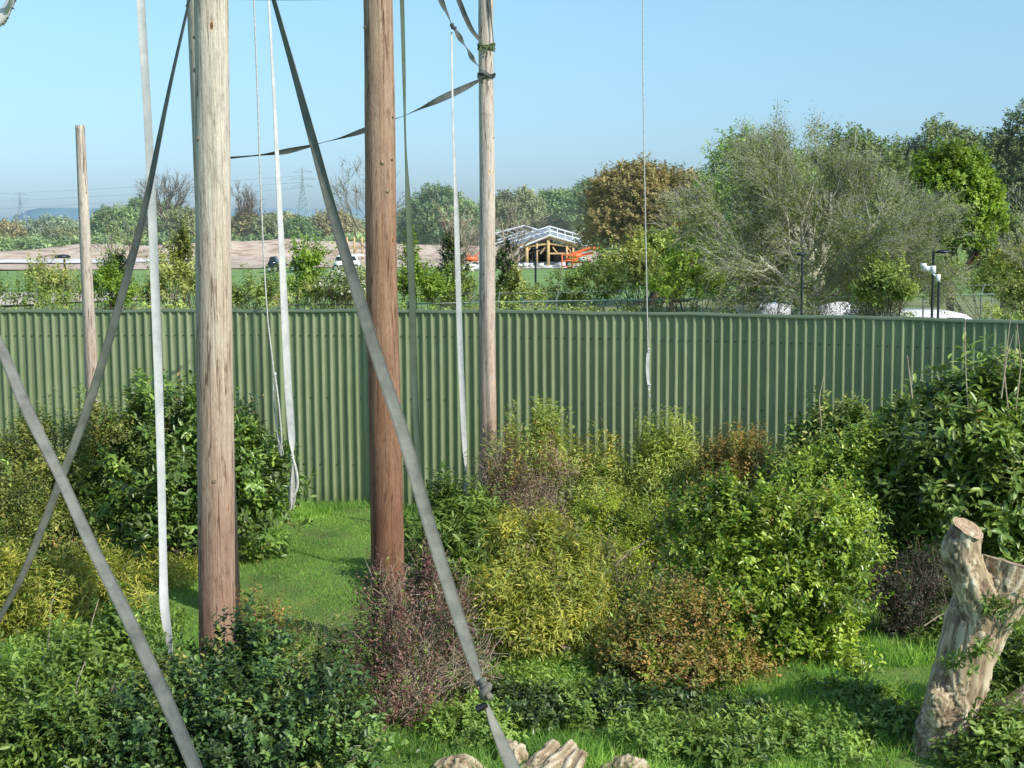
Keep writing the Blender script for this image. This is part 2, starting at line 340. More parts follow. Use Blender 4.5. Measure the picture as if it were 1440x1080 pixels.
def deadwood_material(name, tone=1.0):
    m, nt, b, _ = newmat(name)
    at = N(nt, 'ShaderNodeAttribute', attribute_name='grain')
    n = N(nt, 'ShaderNodeTexNoise', Scale=3.0, Detail=7.0, Roughness=0.65); nt.links.new(coords(nt, (1, 1, 0.5)), n.inputs['Vector'])
    n2 = N(nt, 'ShaderNodeTexNoise', Scale=1.0, Detail=8.0, Roughness=0.7); nt.links.new(coords(nt, (60, 60, 7)), n2.inputs['Vector'])
    r = ramp(nt, at.outputs['Fac'], [(0.0, (0.11 * tone, 0.08 * tone, 0.052 * tone)), (0.3, (0.25 * tone, 0.19 * tone, 0.12 * tone)), (0.55, (0.38 * tone, 0.31 * tone, 0.2 * tone)), (1.0, (0.56 * tone, 0.49 * tone, 0.36 * tone))])
    r2 = ramp(nt, n.outputs[0], [(0.3, (0.62, 0.58, 0.54)), (0.5, (1, 1, 1)), (0.75, (1.1, 1.05, 0.98))])
    r3 = ramp(nt, n2.outputs[0], [(0.3, (0.72, 0.7, 0.67)), (0.55, (1.05, 1.05, 1.05)), (0.75, (1.25, 1.22, 1.18))])
    col = mix(nt, r.outputs[0], r2.outputs[0], 1.0, 'MULTIPLY'); col = mix(nt, col, r3.outputs[0], 1.0, 'MULTIPLY')
    nt.links.new(col, b.inputs['Base Color']); b.inputs['Roughness'].default_value = 0.9; b.inputs['Specular IOR Level'].default_value = 0.2
    bump(nt, b, n2.outputs[0], 0.7, 0.012)
    return m
M['deadwood'] = deadwood_material('bare_dead_wood', 1.3)
M['rotlog'] = deadwood_material('rotten_log_wood', 1.15)

def cutface_material():
    m, nt, b, _ = newmat('sawn_end_grain')
    w = N(nt, 'ShaderNodeTexWave', wave_type='RINGS', rings_direction='Z', Scale=14.0, Distortion=3.0, Detail=3.0)
    nt.links.new(coords(nt), w.inputs['Vector'])
    n = N(nt, 'ShaderNodeTexNoise', Scale=18.0, Detail=6.0); nt.links.new(coords(nt), n.inputs['Vector'])
    r = ramp(nt, w.outputs['Color'], [(0.0, (0.3, 0.2, 0.12)), (1.0, (0.52, 0.4, 0.26))])
    r2 = ramp(nt, n.outputs[0], [(0.35, (0.6, 0.55, 0.5)), (0.6, (1.1, 1.1, 1.1))])
    nt.links.new(mix(nt, r.outputs[0], r2.outputs[0], 1.0, 'MULTIPLY'), b.inputs['Base Color']); b.inputs['Roughness'].default_value = 0.9
    bump(nt, b, n.outputs[0], 0.5, 0.01)
    return m
M['cut'] = cutface_material()

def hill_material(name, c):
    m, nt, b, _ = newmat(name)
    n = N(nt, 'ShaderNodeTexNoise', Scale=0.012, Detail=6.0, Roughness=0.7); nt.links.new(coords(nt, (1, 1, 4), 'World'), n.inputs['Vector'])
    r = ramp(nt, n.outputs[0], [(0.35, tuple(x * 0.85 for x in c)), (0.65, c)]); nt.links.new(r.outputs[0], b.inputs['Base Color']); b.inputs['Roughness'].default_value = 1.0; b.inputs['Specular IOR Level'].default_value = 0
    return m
M['hill'] = hill_material('blue_hazy_woodland', (0.2, 0.32, 0.38))  # blue distance haze is painted into both hill colours
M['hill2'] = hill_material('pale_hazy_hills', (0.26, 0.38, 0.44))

# ------------------------------------------------------------------ foliage tools
def nrm(v): return v / np.maximum(np.linalg.norm(v, axis=-1, keepdims=True), 1e-9)

def leaf_geo(pos, d, up, L, W, shape='q', fold=0.12, droop=0.12):
    n = len(pos); d = nrm(d); s = nrm(np.cross(d, up)); nn = np.cross(s, d)
    L = L[:, None]; W = W[:, None]
    if shape == 'b':      # grass blade
        V = np.stack([pos - s * W / 2, pos + s * W / 2, pos + d * L], 1).reshape(-1, 3)
        return V, [np.arange(n * 3).reshape(-1, 3)], 3
    if shape == 'q':
        V = np.stack([pos, pos + d * L * .45 + s * W / 2 + nn * W * fold, pos + d * L - nn * L * droop, pos + d * L * .45 - s * W / 2 + nn * W * fold], 1).reshape(-1, 3)
        b = (np.arange(n) * 4)[:, None]
        return V, [np.concatenate([b + np.array([[0, 1, 2]]), b + np.array([[0, 2, 3]])])], 4
    V = np.stack([pos, pos + d * L * .28 + s * W * .42 + nn * W * fold, pos + d * L * .7 + s * W * .45 + nn * (W * fold - L * droop * .4), pos + d * L - nn * L * droop,
                  pos + d * L * .7 - s * W * .45 + nn * (W * fold - L * droop * .4), pos + d * L * .28 - s * W * .42 + nn * W * fold], 1).reshape(-1, 3)
    b = (np.arange(n) * 6)[:, None]
    return V, [np.concatenate([b + np.array([[0, 1, 2, 3]]), b + np.array([[0, 3, 4, 5]])])], 6

def foliage(name, parent, mat, lobes, n, per, L, W, shape='q', shoot=0.25, seed=1, up=0.5, shell=0.45, droop=0.25, amp=0.22, freq=4.0, plumes=0, plume_len=0.5, spread=0.9, rnd=0.5, keep_in=0.2, tintbias=0.0, clusters=0, bend=0.12, gaps=0.0, gapsize=None, sprays=0.0, spray_len=0.4):
    rng = np.random.default_rng(seed)
    C = np.array([l[0] for l in lobes], float); R = np.array([l[1] for l in lobes], float)
    w = (R[:, 0] * R[:, 2]) + 0.3 * R[:, 0] ** 2; w /= w.sum()
    k = rng.choice(len(C), n, p=w)
    if clusters:   # clumpy: directions attracted to cluster centres
        cd = nrm(rng.normal(size=(clusters, 3))); cc = rng.integers(0, clusters, n)
        u = nrm(cd[(cc + k * 7) % clusters] + rng.normal(size=(n, 3)) * 0.28)
    else: u = nrm(rng.normal(size=(n, 3)))
    u[:, 2] = np.where(u[:, 2] < -0.35, -u[:, 2], u[:, 2])
    ph = rng.uniform(0, 6, (3,))
    bmp = 1 + amp * (np.sin(freq * u[:, 0] * 1.7 + ph[0] + k * 1.3) * np.sin(freq * u[:, 2] * 1.5 + ph[1] + k * 2.1) + 0.6 * np.sin(freq * 2.3 * (u[:, 0] + u[:, 1]) + ph[2] + k))
    q = 1 - shell * rng.random(n) ** 1.6
    q = q + rng.normal(size=n) * 0.03
    pos = C[k] + u * R[k] * (q * bmp)[:, None]
    # drop most shoots deep inside another lobe
    dmin = np.full(n, 9.0)
    for j in range(len(C)):
        dj = np.linalg.norm((pos - C[j]) / R[j], axis=1); dj[k == j] = 9; dmin = np.minimum(dmin, dj)
    keep = (dmin > 0.62) | (rng.random(n) < keep_in)
    if gaps:
        gs = gapsize or 0.9 * R[:, 0].max(); f0 = 6.28 / max(gs, .05)
        gn = np.sin(pos[:, 0] * f0 + ph[0] + 1.3 * np.sin(pos[:, 2] * f0 * .8)) * np.sin(pos[:, 2] * f0 * 1.2 + ph[1]) + .7 * np.sin(pos[:, 0] * f0 * 2.3 + pos[:, 1] * f0 + ph[2]) * np.sin(pos[:, 2] * f0 * 2.1 + ph[0])
        keep &= (gn > -gaps) | (rng.random(n) < .12)
    pos, u = pos[keep], u[keep]; n = len(pos)
    sd = nrm(u * 0.7 + np.array([0, 0, up]) + rng.normal(size=(n, 3)) * rnd * 0.6)
    slen = shoot * rng.uniform(0.6, 1.4, n)
    kk0 = k[keep]
    if plumes:
        plumes = min(plumes, n // 2)
        ip = np.argsort(-(pos[:, 2] + rng.normal(size=n) * 0.25 * R[:, 2].max()))[:plumes]
        sd[ip] = nrm(np.array([0, 0, 1.0]) + rng.normal(size=(plumes, 3)) * 0.16); slen[ip] = plume_len * rng.uniform(0.5, 1.5, plumes)
        reps = np.maximum(1, (slen[ip] / max(shoot, .05)).astype(int))
        ex = np.repeat(ip, reps)
        pos = np.concatenate([pos, pos[ex]]); u = np.concatenate([u, u[ex]]); sd = np.concatenate([sd, sd[ex]]); slen = np.concatenate([slen, slen[ex]]); kk0 = np.concatenate([kk0, kk0[ex]]); n = len(pos)
    if sprays:
        m = max(4, int(n * sprays)); ip = rng.integers(0, n, m)
        sdir = nrm(u[ip] * .8 + np.array([0, 0, .55]) + rng.normal(size=(m, 3)) * .35); sl_ = spray_len * rng.uniform(.4, 1.6, m)
        rp = np.maximum(1, (sl_ / max(shoot, .05)).astype(int)); ii = np.repeat(np.arange(m), rp)
        fr = np.concatenate([np.arange(q) for q in rp]) * shoot
        bendv = np.array([0, 0, -.5]) * (fr ** 2)[:, None] / max(spray_len, .1)
        pe = pos[ip][ii] + sdir[ii] * fr[:, None] + bendv
        pos = np.concatenate([pos, pe]); u = np.concatenate([u, u[ip][ii]]); sd = np.concatenate([sd, nrm(sdir[ii] + bendv * .8)])
        slen = np.concatenate([slen, np.full(len(ii), shoot)]); kk0 = np.concatenate([kk0, kk0[ip][ii]]); n = len(pos)
    t = (np.arange(per)[None, :] + rng.random((n, per))) / per
    az = np.arange(per)[None, :] * 2.4 + rng.uniform(0, 6.28, (n, 1)) + rng.normal(size=(n, per)) * 0.4
    a = nrm(np.cross(sd, np.array([0.3, 0.2, 1.0]) + rng.normal(size=(n, 3)) * 0.1)); b = np.cross(sd, a)
    lat = a[:, None, :] * np.cos(az)[..., None] + b[:, None, :] * np.sin(az)[..., None]
    p = pos[:, None, :] + sd[:, None, :] * (t * slen[:, None])[..., None]
    ld = sd[:, None, :] * (0.35 + 0.5 * t)[..., None] + lat * spread + np.array([0, 0, -droop]) + rng.normal(size=(n, per, 3)) * 0.25
    upv = np.array([0, 0, 1.0]) + u[:, None, :] * 0.7 + sd[:, None, :] * 0.3 + rng.normal(size=(n, per, 3)) * 0.35
    lt = rng.normal(size=len(C)) * .17
    tint = 0.5 + tintbias + lt[kk0][:, None] + 0.17 * rng.normal(size=(n, 1)) + 0.12 * rng.normal(size=(n, per)) + 0.18 * (t - 0.5)
    p = p.reshape(-1, 3); ld = ld.reshape(-1, 3); upv = upv.reshape(-1, 3); tint = tint.reshape(-1)
    ok = p[:, 2] > gz(p[:, 0], p[:, 1]) + 0.02
    p, ld, upv, tint = p[ok], ld[ok], upv[ok], tint[ok]
    sz = rng.uniform(0.65, 1.25, len(p))
    V, Fc, kv = leaf_geo(p, ld, upv, L * sz, W * sz * rng.uniform(0.85, 1.15, len(p)), shape, droop=bend)
    return mesh_np(name, V, Fc, mat, parent, attrs={'tint': np.repeat(np.clip(tint, 0, 1), kv)})

def tube_batch(paths, rad, sides=4):
    """paths (n,K,3), rad (n,K)"""
    n, K, _ = paths.shape
    t = np.gradient(paths, axis=1); t = nrm(t)
    ref = np.where(np.abs(t[:, :1, 2:3]) > 0.85, np.array([[[1.0, 0, 0]]]), np.array([[[0, 0, 1.0]]])) * np.ones_like(t)
    a = nrm(np.cross(t, ref)); b = np.cross(t, a)
    q = 2 * np.pi * np.arange(sides) / sides
    V = paths[:, :, None, :] + (a[:, :, None, :] * np.cos(q)[None, None, :, None] + b[:, :, None, :] * np.sin(q)[None, None, :, None]) * rad[:, :, None, None]
    idx = np.arange(n * K * sides).reshape(n, K, sides)
    nx = np.roll(idx, -1, axis=2)
    F_ = np.stack([idx[:, :-1], nx[:, :-1], nx[:, 1:], idx[:, 1:]], -1).reshape(-1, 4)
    return V.reshape(-1, 3), F_

def stems(name, parent, mat, base, lobes, n, r=0.012, seed=2, K=6, spread=0.25, bow=0.2, rtip=0.3, over=0.0):
    rng = np.random.default_rng(seed)
    C = np.array([l[0] for l in lobes], float); R = np.array([l[1] for l in lobes], float)
    k = rng.integers(0, len(C), n); u = nrm(rng.normal(size=(n, 3))); u[:, 2] = np.abs(u[:, 2])
    end = C[k] + u * R[k] * (rng.uniform(0.5, 1.0 + over, n))[:, None]
    st = np.array(base)[None, :] + rng.normal(size=(n, 3)) * np.array([spread, spread, 0]); st[:, 2] = gz(st[:, 0], st[:, 1]) - 0.02
    t = np.linspace(0, 1, K)[None, :, None]
    mid = (st + end) / 2 + rng.normal(size=(n, 3)) * bow * np.linalg.norm(end - st, axis=1)[:, None] * 0.4 + np.array([0, 0, .15])
    p = (1 - t) ** 2 * st[:, None] + 2 * t * (1 - t) * mid[:, None] + t ** 2 * end[:, None]
    p += rng.normal(size=p.shape) * 0.006
    rr = r * rng.uniform(0.5, 1.3, n)[:, None] * np.linspace(1, rtip, K)[None, :]
    V, F_ = tube_batch(p, rr, 4)
    return mesh_np(name, V, F_, mat, parent)

def twigs(name, parent, mat, lobes, n, length=0.4, r=0.004, seed=3, up=0.5, K=4, wob=0.06, shell=0.7):
    """straight dead twigs spread through the crown"""
    rng = np.random.default_rng(seed)
    C = np.array([l[0] for l in lobes], float); R = np.array([l[1] for l in lobes], float)
    k = rng.integers(0, len(C), n); u = nrm(rng.normal(size=(n, 3))); u[:, 2] = np.abs(u[:, 2])
    p0 = C[k] + u * R[k] * (1 - shell * rng.random(n))[:, None]
    d = nrm(u * 0.8 + np.array([0, 0, up]) + rng.normal(size=(n, 3)) * 0.45)
    ln = length * rng.uniform(0.4, 1.5, n)
    t = np.linspace(-0.5, 0.5, K)[None, :, None]
    p = p0[:, None] + d[:, None] * t * ln[:, None, None] + rng.normal(size=(n, K, 3)) * wob * ln[:, None, None]
    rr = r * rng.uniform(0.5, 1.5, n)[:, None] * np.linspace(1, .4, K)[None]
    V, F_ = tube_batch(p, rr, 3)
    V[:, 2] = np.maximum(V[:, 2], gz(V[:, 0], V[:, 1]) + 0.01)
    return mesh_np(name, V, F_, mat, parent)

def LB(d, *items):
    """lobes from photo-pixel ellipses at distance d: (px, py, rx, ry[, depth offset])"""
    out = []
    for it in items:
        px, py, rx, ry = it[:4]; off = it[4] if len(it) > 4 else 0
        dd = d + off; c = P(px, py, dd); s = dd / FOC
        out.append((tuple(c), (rx * s, min(rx, ry * 1.3) * s * 0.95, ry * s)))
    return out

def base_of(lobes):
    w = np.array([l[1][0] for l in lobes]); c = np.array([l[0] for l in lobes])
    b = (c * w[:, None]).sum(0) / w.sum()
    return Vector((b[0], b[1], float(gz(b[0], b[1]))))

# ------------------------------------------------------------------ camera, sun, sky
cam = bpy.data.cameras.new('camera'); co = bpy.data.objects.new('camera', cam); COL.objects.link(co)
mw = Matrix((RV, UV_, -FV)).transposed().to_4x4(); mw.translation = (0, 0, CAMH); co.matrix_world = mw
cam.sensor_width = 36; cam.lens = 36 * FOC / 1440; cam.clip_end = 9000; cam.clip_start = 0.1
S.camera = co
sl = bpy.data.lights.new('sun', 'SUN'); sl.energy = 5.0; sl.angle = math.radians(0.55); sl.color = (1.0, 0.95, 0.86)
so = bpy.data.objects.new('sun', sl); COL.objects.link(so); so.rotation_euler = SUN.to_track_quat('Z', 'Y').to_euler(); so.location = SUN * 50
w = bpy.data.worlds.new('World'); S.world = w; w.use_nodes = True; nt = w.node_tree
bg = nt.nodes['Background']; sk = nt.nodes.new('ShaderNodeTexSky'); sk.sky_type = 'NISHITA'; sk.sun_disc = False
sk.sun_elevation = math.asin(SUN.z); sk.sun_rotation = math.atan2(SUN.x, SUN.y); sk.air_density = 1.0; sk.dust_density = 0.6; sk.ozone_density = 1.5
mm = nt.nodes.new('ShaderNodeMix'); mm.data_type = 'RGBA'; mm.blend_type = 'MULTIPLY'; mm.inputs[0].default_value = 1
# spring haze: a paler low sky
tcw = nt.nodes.new('ShaderNodeTexCoord'); spw = nt.nodes.new('ShaderNodeSeparateXYZ'); nt.links.new(tcw.outputs['Generated'], spw.inputs[0])
hz = nt.nodes.new('ShaderNodeValToRGB'); nt.links.new(spw.outputs[2], hz.inputs[0]); e = hz.color_ramp.elements
e.new(.16); e.new(.5)
for i, (p, c) in enumerate([(0.0, (.262, .378, .62)), (.16, (.5, .615, .63)), (.5, (.8, .85, .85)), (1.0, (.6, .7, .75))]): e[i].position = p; e[i].color = (*c, 1)
mm2 = nt.nodes.new('ShaderNodeMix'); mm2.data_type = 'RGBA'; mm2.blend_type = 'MULTIPLY'; mm2.inputs[0].default_value = 1; mm2.inputs[7].default_value = (2, 2, 2, 1)
nt.links.new(hz.outputs[0], mm2.inputs[6]); nt.links.new(mm2.outputs[2], mm.inputs[7])
nt.links.new(sk.outputs[0], mm.inputs[6]); nt.links.new(mm.outputs[2], bg.inputs[0]); bg.inputs[1].default_value = 0.13
S.view_settings.view_transform = 'Standard'; S.view_settings.look = 'None'; S.view_settings.exposure = 0; S.view_settings.gamma = 1
S.render.engine = 'CYCLES'; S.cycles.use_denoising = True; S.cycles.max_bounces = 6; S.cycles.transparent_max_bounces = 8
try: S.cycles.denoiser = 'OPENIMAGEDENOISE'
except Exception: pass

# ------------------------------------------------------------------ ground and terrain
def sheet(name, xs, ys, zf, mat, label=None):
    X, Y = np.meshgrid(xs, ys); Z = zf(X, Y)
    V = np.stack([X, Y, Z], -1).reshape(-1, 3); nx, ny = len(xs), len(ys)
    i = np.arange(nx * ny).reshape(ny, nx)
    F_ = np.stack([i[:-1, :-1], i[:-1, 1:], i[1:, 1:], i[1:, :-1]], -1).reshape(-1, 4)
    o = mesh_np(name, V, F_, mat, None, True); tag(o, label, None, None, 'structure'); return o
xs = np.unique(np.concatenate([np.linspace(-4500, -60, 14), np.linspace(-60, -14, 24), np.arange(-14, 14, .2), np.linspace(14, 60, 24), np.linspace(60, 4500, 14)]))
ys = np.unique(np.concatenate([np.linspace(-200, 2, 6), np.arange(3, 27, .2), np.linspace(27, 160, 60), np.linspace(160, 5000, 14)]))
sheet('ground', xs, ys, gz, M['ground'], 'rough grass ground')

def irregular(name, cx, cy, rx, ry, z, mat, label, seed=0, n=60, bumpz=0.0):
    rng = np.random.default_rng(seed); V = []; rings = 10
    ph = rng.uniform(0, 6, 4)
    for r in range(rings + 1):
        for k in range(n):
            a = 2 * math.pi * k / n; w_ = 1 + 0.10 * math.sin(3 * a + ph[0]) + 0.07 * math.sin(5 * a + ph[1]) + 0.04 * math.sin(11 * a + ph[2])
            q = r / rings; x = cx + rx * w_ * q * math.cos(a); y = cy + ry * w_ * q * math.sin(a)
            zz = z + float(gz(x, y)) + bumpz * (1 - q ** 2) ** 1.2 * (1 + 0.7 * noise.noise(Vector((x * .09, y * .12, seed)))  + 0.35 * noise.noise(Vector((x * .35, y * .3, seed))))
            V.append((x, y, zz))
    F_ = [(r * n + k, r * n + (k + 1) % n, (r + 1) * n + (k + 1) % n, (r + 1) * n + k) for r in range(rings) for k in range(n)]
    o = mesh_np(name, V, np.array(F_), mat, None, True); tag(o, label, None, None, 'structure'); return o
irregular('field', -18, 118, 62, 34, 0.06, M['field'], 'green field beyond the wall', 3)
irregular('meadow', 10, 62, 90, 26, 0.04, M['far_field'], 'rough meadow just beyond the wall', 5)
irregular('bare_earth', -48, 190, 74, 48, 0.14, M['earth'], 'bare pinkish earth of the building site', 7, bumpz=0.25)
irregular('earth_bank', -38, 196, 46, 13, 0.2, M['earth'], 'long bank of dug earth', 8, 90, 1.9)
irregular('earth_bank', -66, 240, 14, 8, 0.16, M['earth'], 'small heap of dug earth at far left', 9, 40, 1.7)
irregular('earth_bank', 33, 168, 8, 5, 0.16, M['chalk'], 'pale rubble heap right of the timber building', 13, 40, 2.4)
irregular('chalk_patch', -53, 172, 17, 9, 0.40, M['chalk'], 'pale chalky strip on the building site', 10)
irregular('track', -31, 92, 9, 8, 0.16, M['track'], 'pale dirt track at far left', 11)
irregular('site_apron', 4.5, 146, 9, 4, 0.14, M['chalk'], 'pale apron around the timber building', 12)

def ridge(name, pts, d, depth, mat, label):
    V = []; n = len(pts)
    for px, py in pts:
        t = P(px, py, d); V += [(t.x * (1 - depth / d), d - depth, -2), tuple(t), (t.x * 1.05, d + depth, t.z * .97), (t.x * 1.1, d + depth * 2, -2)]
    F_ = [(i * 4 + j, (i + 1) * 4 + j, (i + 1) * 4 + j + 1, i * 4 + j + 1) for i in range(n - 1) for j in range(3)]
    o = mesh_np(name, V, np.array(F_), mat, None, False); tag(o, label, None, None, 'structure')
def jit(a, b, y0, y1, n, s, j=1.2):
    r = random.Random(s); return [(a + (b - a) * i / n, y0 + (y1 - y0) * i / n + r.uniform(-j, j)) for i in range(n + 1)]
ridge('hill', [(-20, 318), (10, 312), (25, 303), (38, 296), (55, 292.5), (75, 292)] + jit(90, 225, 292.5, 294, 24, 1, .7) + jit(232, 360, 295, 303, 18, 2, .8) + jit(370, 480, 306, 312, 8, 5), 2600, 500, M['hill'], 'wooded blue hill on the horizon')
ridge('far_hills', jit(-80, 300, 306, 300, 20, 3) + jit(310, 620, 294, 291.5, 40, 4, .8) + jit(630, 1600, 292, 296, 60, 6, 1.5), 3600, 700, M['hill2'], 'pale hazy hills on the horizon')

# ------------------------------------------------------------------ corrugated wall
def build_fence():
    fx0, fx1 = -12.5, 12.0
    root = empty('metal_fence', (0, fence_y(0), 0), 'tall olive green corrugated metal fence across the whole picture', 'fence')
    # arc-length param of the centre line
    X = np.linspace(fx0, fx1, 4000); Y = np.polyval(_fc, X)
    s = np.concatenate([[0], np.cumsum(np.hypot(np.diff(X), np.diff(Y)))])
    pitch = 0.1515; prof = [(0.0, 0), (0.080, 0), (0.091, 0.032), (0.1295, 0.032), (0.1425, 0)]
    top = 3.42; nper = int(s[-1] / pitch)
    SS, OO = [], []
    rng = np.random.default_rng(4)
    for i in range(nper):
        lap = 0.004 if (i // 7) % 2 else 0.0
        for a, o in prof:
            SS.append(i * pitch + a); OO.append(o + lap)
    SS, OO = np.array(SS), np.array(OO)
    bx, by = np.interp(SS, s, X), np.interp(SS, s, Y)
    tx, ty = np.interp(SS + .01, s, X) - np.interp(SS - .01, s, X), np.interp(SS + .01, s, Y) - np.interp(SS - .01, s, Y)
    ln = np.hypot(tx, ty); tx, ty = tx / ln, ty / ln; nx, ny = ty, -tx     # towards the camera
    zs = [-0.1, 0.9, 1.8, 2.7, top]
    V = []
    for z in zs:
        wob = 0.006 * np.sin(SS * 1.1 + z * 2) + 0.003 * np.sin(SS * 3.7 - z)
        V.append(np.stack([bx + nx * (OO + wob), by + ny * (OO + wob), np.full_like(bx, z)], -1))
    V = np.concatenate(V); n = len(SS); i = np.arange(n * len(zs)).reshape(len(zs), n)
    F_ = np.stack([i[:-1, :-1], i[:-1, 1:], i[1:, 1:], i[1:, :-1]], -1).reshape(-1, 4)
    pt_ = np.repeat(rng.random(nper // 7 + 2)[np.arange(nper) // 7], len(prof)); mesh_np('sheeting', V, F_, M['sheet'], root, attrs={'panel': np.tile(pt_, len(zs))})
    # top flashing: an angle lapping over the sheet
    ssp = np.linspace(0, s[-1], 160); fx, fy = np.interp(ssp, s, X), np.interp(ssp, s, Y)
    tx, ty = np.gradient(fx), np.gradient(fy); ln = np.hypot(tx, ty); nx, ny = ty / ln, -tx / ln
    prof2 = [(0.046, top - 0.012), (0.05, top + 0.030), (-0.06, top + 0.036), (-0.06, top - 0.05)]
    V = np.stack([np.stack([fx + nx * o, fy + ny * o, np.full_like(fx, z) + 0.006 * np.sin(ssp * 2.1) + 0.004 * np.sin(ssp * 5.3)], -1) for o, z in prof2], 1)
    m = len(ssp); i = np.arange(m * 4).reshape(m, 4)
    F_ = np.concatenate([np.stack([i[:-1, a], i[1:, a], i[1:, a + 1], i[:-1, a + 1]], -1) for a in range(3)])
    mesh_np('top_trim', V.reshape(-1, 3), F_, M['green_paint'], root)
    # screws and rails
    bag = Bag()
    for k in range(nper):
        for z in (top - 0.42, 1.9 if k % 2 else None, 0.72 if k % 2 == 0 else None):
            if z is None: continue
            q = k * pitch + 0.035; x, y = np.interp(q, s, X), np.interp(q, s, Y)
            x2, y2 = np.interp(q + .01, s, X), np.interp(q + .01, s, Y); t = Vector((x2 - x, y2 - y, 0)).normalized(); nv = Vector((t.y, -t.x, 0))
            c = Vector((x, y, z)) + nv * 0.008
            bag.box(c, (0.018, 0.012, 0.018), math.atan2(t.y, t.x))
    o = bag.build('screws', M['screw'], root); o['kind'] = 'stuff'
    for z in (0.72, 1.9, top - 0.42):
        b = Bag(); b.tube([Vector((a, b_, z)) + Vector((0, 0.05, 0)) for a, b_ in zip(fx[::8], fy[::8])], 0.03, 4); b.build('rail', M['green_paint'], root)
build_fence()

# ------------------------------------------------------------------ poles
def pole(name, label, pt, pb, d, rt, rb, mat, ext=1.3, seed=1, group=None, dtop=None, flat_top=False, bandz=None):
    T = P(*pt, dtop or d); B = P(*pb, d)
    ax = (T - B).normalized()
    if not flat_top: T = T + ax * ext
    B2 = B + ax * ((-0.15 - B.z) / ax.z)
    L = (T - B2).length; Bl = (B - B2).length
    rings, sides = 110, 32
    base = Vector((B2.x, B2.y, 0))
    V = []
    a = ax.cross(Vector((0, 1, 0))).normalized(); b = ax.cross(a)
    for i in range(rings + 1):
        t = i / rings; c = B2 + ax * (L * t); rr = rb + (rt - rb) * min(1.15, max(0, (L * t - Bl) / (L - Bl)) if L > Bl else 0)
        c = c + a * 0.012 * noise.noise(Vector((t * 3, seed * 7.1, 0))) * 4 * (L / 8) * .4
        for k in range(sides):
            q = 2 * math.pi * k / sides
            v = Vector((math.cos(q) * 1.4, math.sin(q) * 1.4, t * L * 0.55 + seed * 13))
            dr = 1 + 0.035 * noise.noise(v) + 0.022 * noise.noise(Vector((v.x * 4, v.y * 4, v.z * 1.4))) + 0.012 * noise.noise(Vector((v.x * 9, v.y * 9, v.z * 14)))
            V.append(tuple(c + (a * math.cos(q) + b * math.sin(q)) * rr * dr))
    F_ = [(i * sides + k, i * sides + (k + 1) % sides, (i + 1) * sides + (k + 1) % sides, (i + 1) * sides + k) for i in range(rings) for k in range(sides)]
    V.append(tuple(T)); c0 = rings * sides
    F3 = [(c0 + k, c0 + (k + 1) % sides, len(V) - 1) for k in range(sides)]
    root = empty(name, base, label, 'pole', group)
    mesh_np('shaft', V, [np.array(F_), np.array(F3)], mat, root, True)
    # branch knots
    rng = random.Random(seed * 5)
    for _ in range(6):
        t = rng.uniform(.25, .95); q = rng.uniform(math.pi * 0.9, math.pi * 2.1); c = B2 + ax * (L * t)
        rr = rb + (rt - rb) * max(0, (L * t - Bl) / (L - Bl))
        q0 = math.atan2(0, 1) + q
        dv = a * math.cos(q0) + b * math.sin(q0)
        if dv.y > -0.15: dv = Vector((dv.x, -abs(dv.y) - .2, dv.z)).normalized()
        bg_ = Bag(); p0 = c + dv * (rr * 0.93)
        bg_.tube([p0, p0 + dv * rr * 0.10, p0 + dv * rr * 0.14], [rr * .16, rr * .12, rr * .07], 10)
        bg_.build('knot', M['knot'], root, True)
    return root, ax, B2
M['knot'] = plain('branch_knot', (0.4, 0.29, 0.19), 0.9, 0, 0.75, 30)
GP = 'wooden climbing poles in the enclosure'
pole('wooden_pole', 'thick pale wooden pole in the left half, rising from the dark holly', (297, 0), (306, 900), 15.3, 0.172, 0.205, M['pole_a'], seed=1, group=GP)
pole('wooden_pole', 'reddish brown rough wooden pole standing in the purple shrub', (531, 0), (546, 850), 16.4, 0.158, 0.2, M['pole_b'], seed=2, group=GP)
pole('wooden_pole', 'thin leaning pole half hidden behind the thick pale pole', (280, 0), (306, 560), 18.0, 0.15, 0.176, M['pole_a'], seed=3, group=GP)
pole('wooden_pole', 'slim grey wooden pole with straps tied round its upper part', (683.5, 0), (687, 640), 23.05, 0.112, 0.138, M['pole_c'], seed=4, group=GP)
pole('wooden_pole', 'short slim wooden pole at far left with its sawn top in view', (112.5, 176), (130, 575), 22.8, 0.072, 0.108, M['pole_c'], seed=5, group=GP, flat_top=True)

# ------------------------------------------------------------------ straps and ropes
def catmull(pts, m):
    pts = [np.array(p, float) for p in pts]; pts = [2 * pts[0] - pts[1]] + pts + [2 * pts[-1] - pts[-2]]
    out = []
    for i in range(m):
        u = i / (m - 1) * (len(pts) - 3); k = min(int(u), len(pts) - 4); t = u - k
        p0, p1, p2, p3 = pts[k:k + 4]
        out.append(0.5 * ((2 * p1) + (-p0 + p2) * t + (2 * p0 - 5 * p1 + 4 * p2 - p3) * t * t + (-p0 + 3 * p1 - 3 * p2 + p3) * t ** 3))
    return np.array(out)

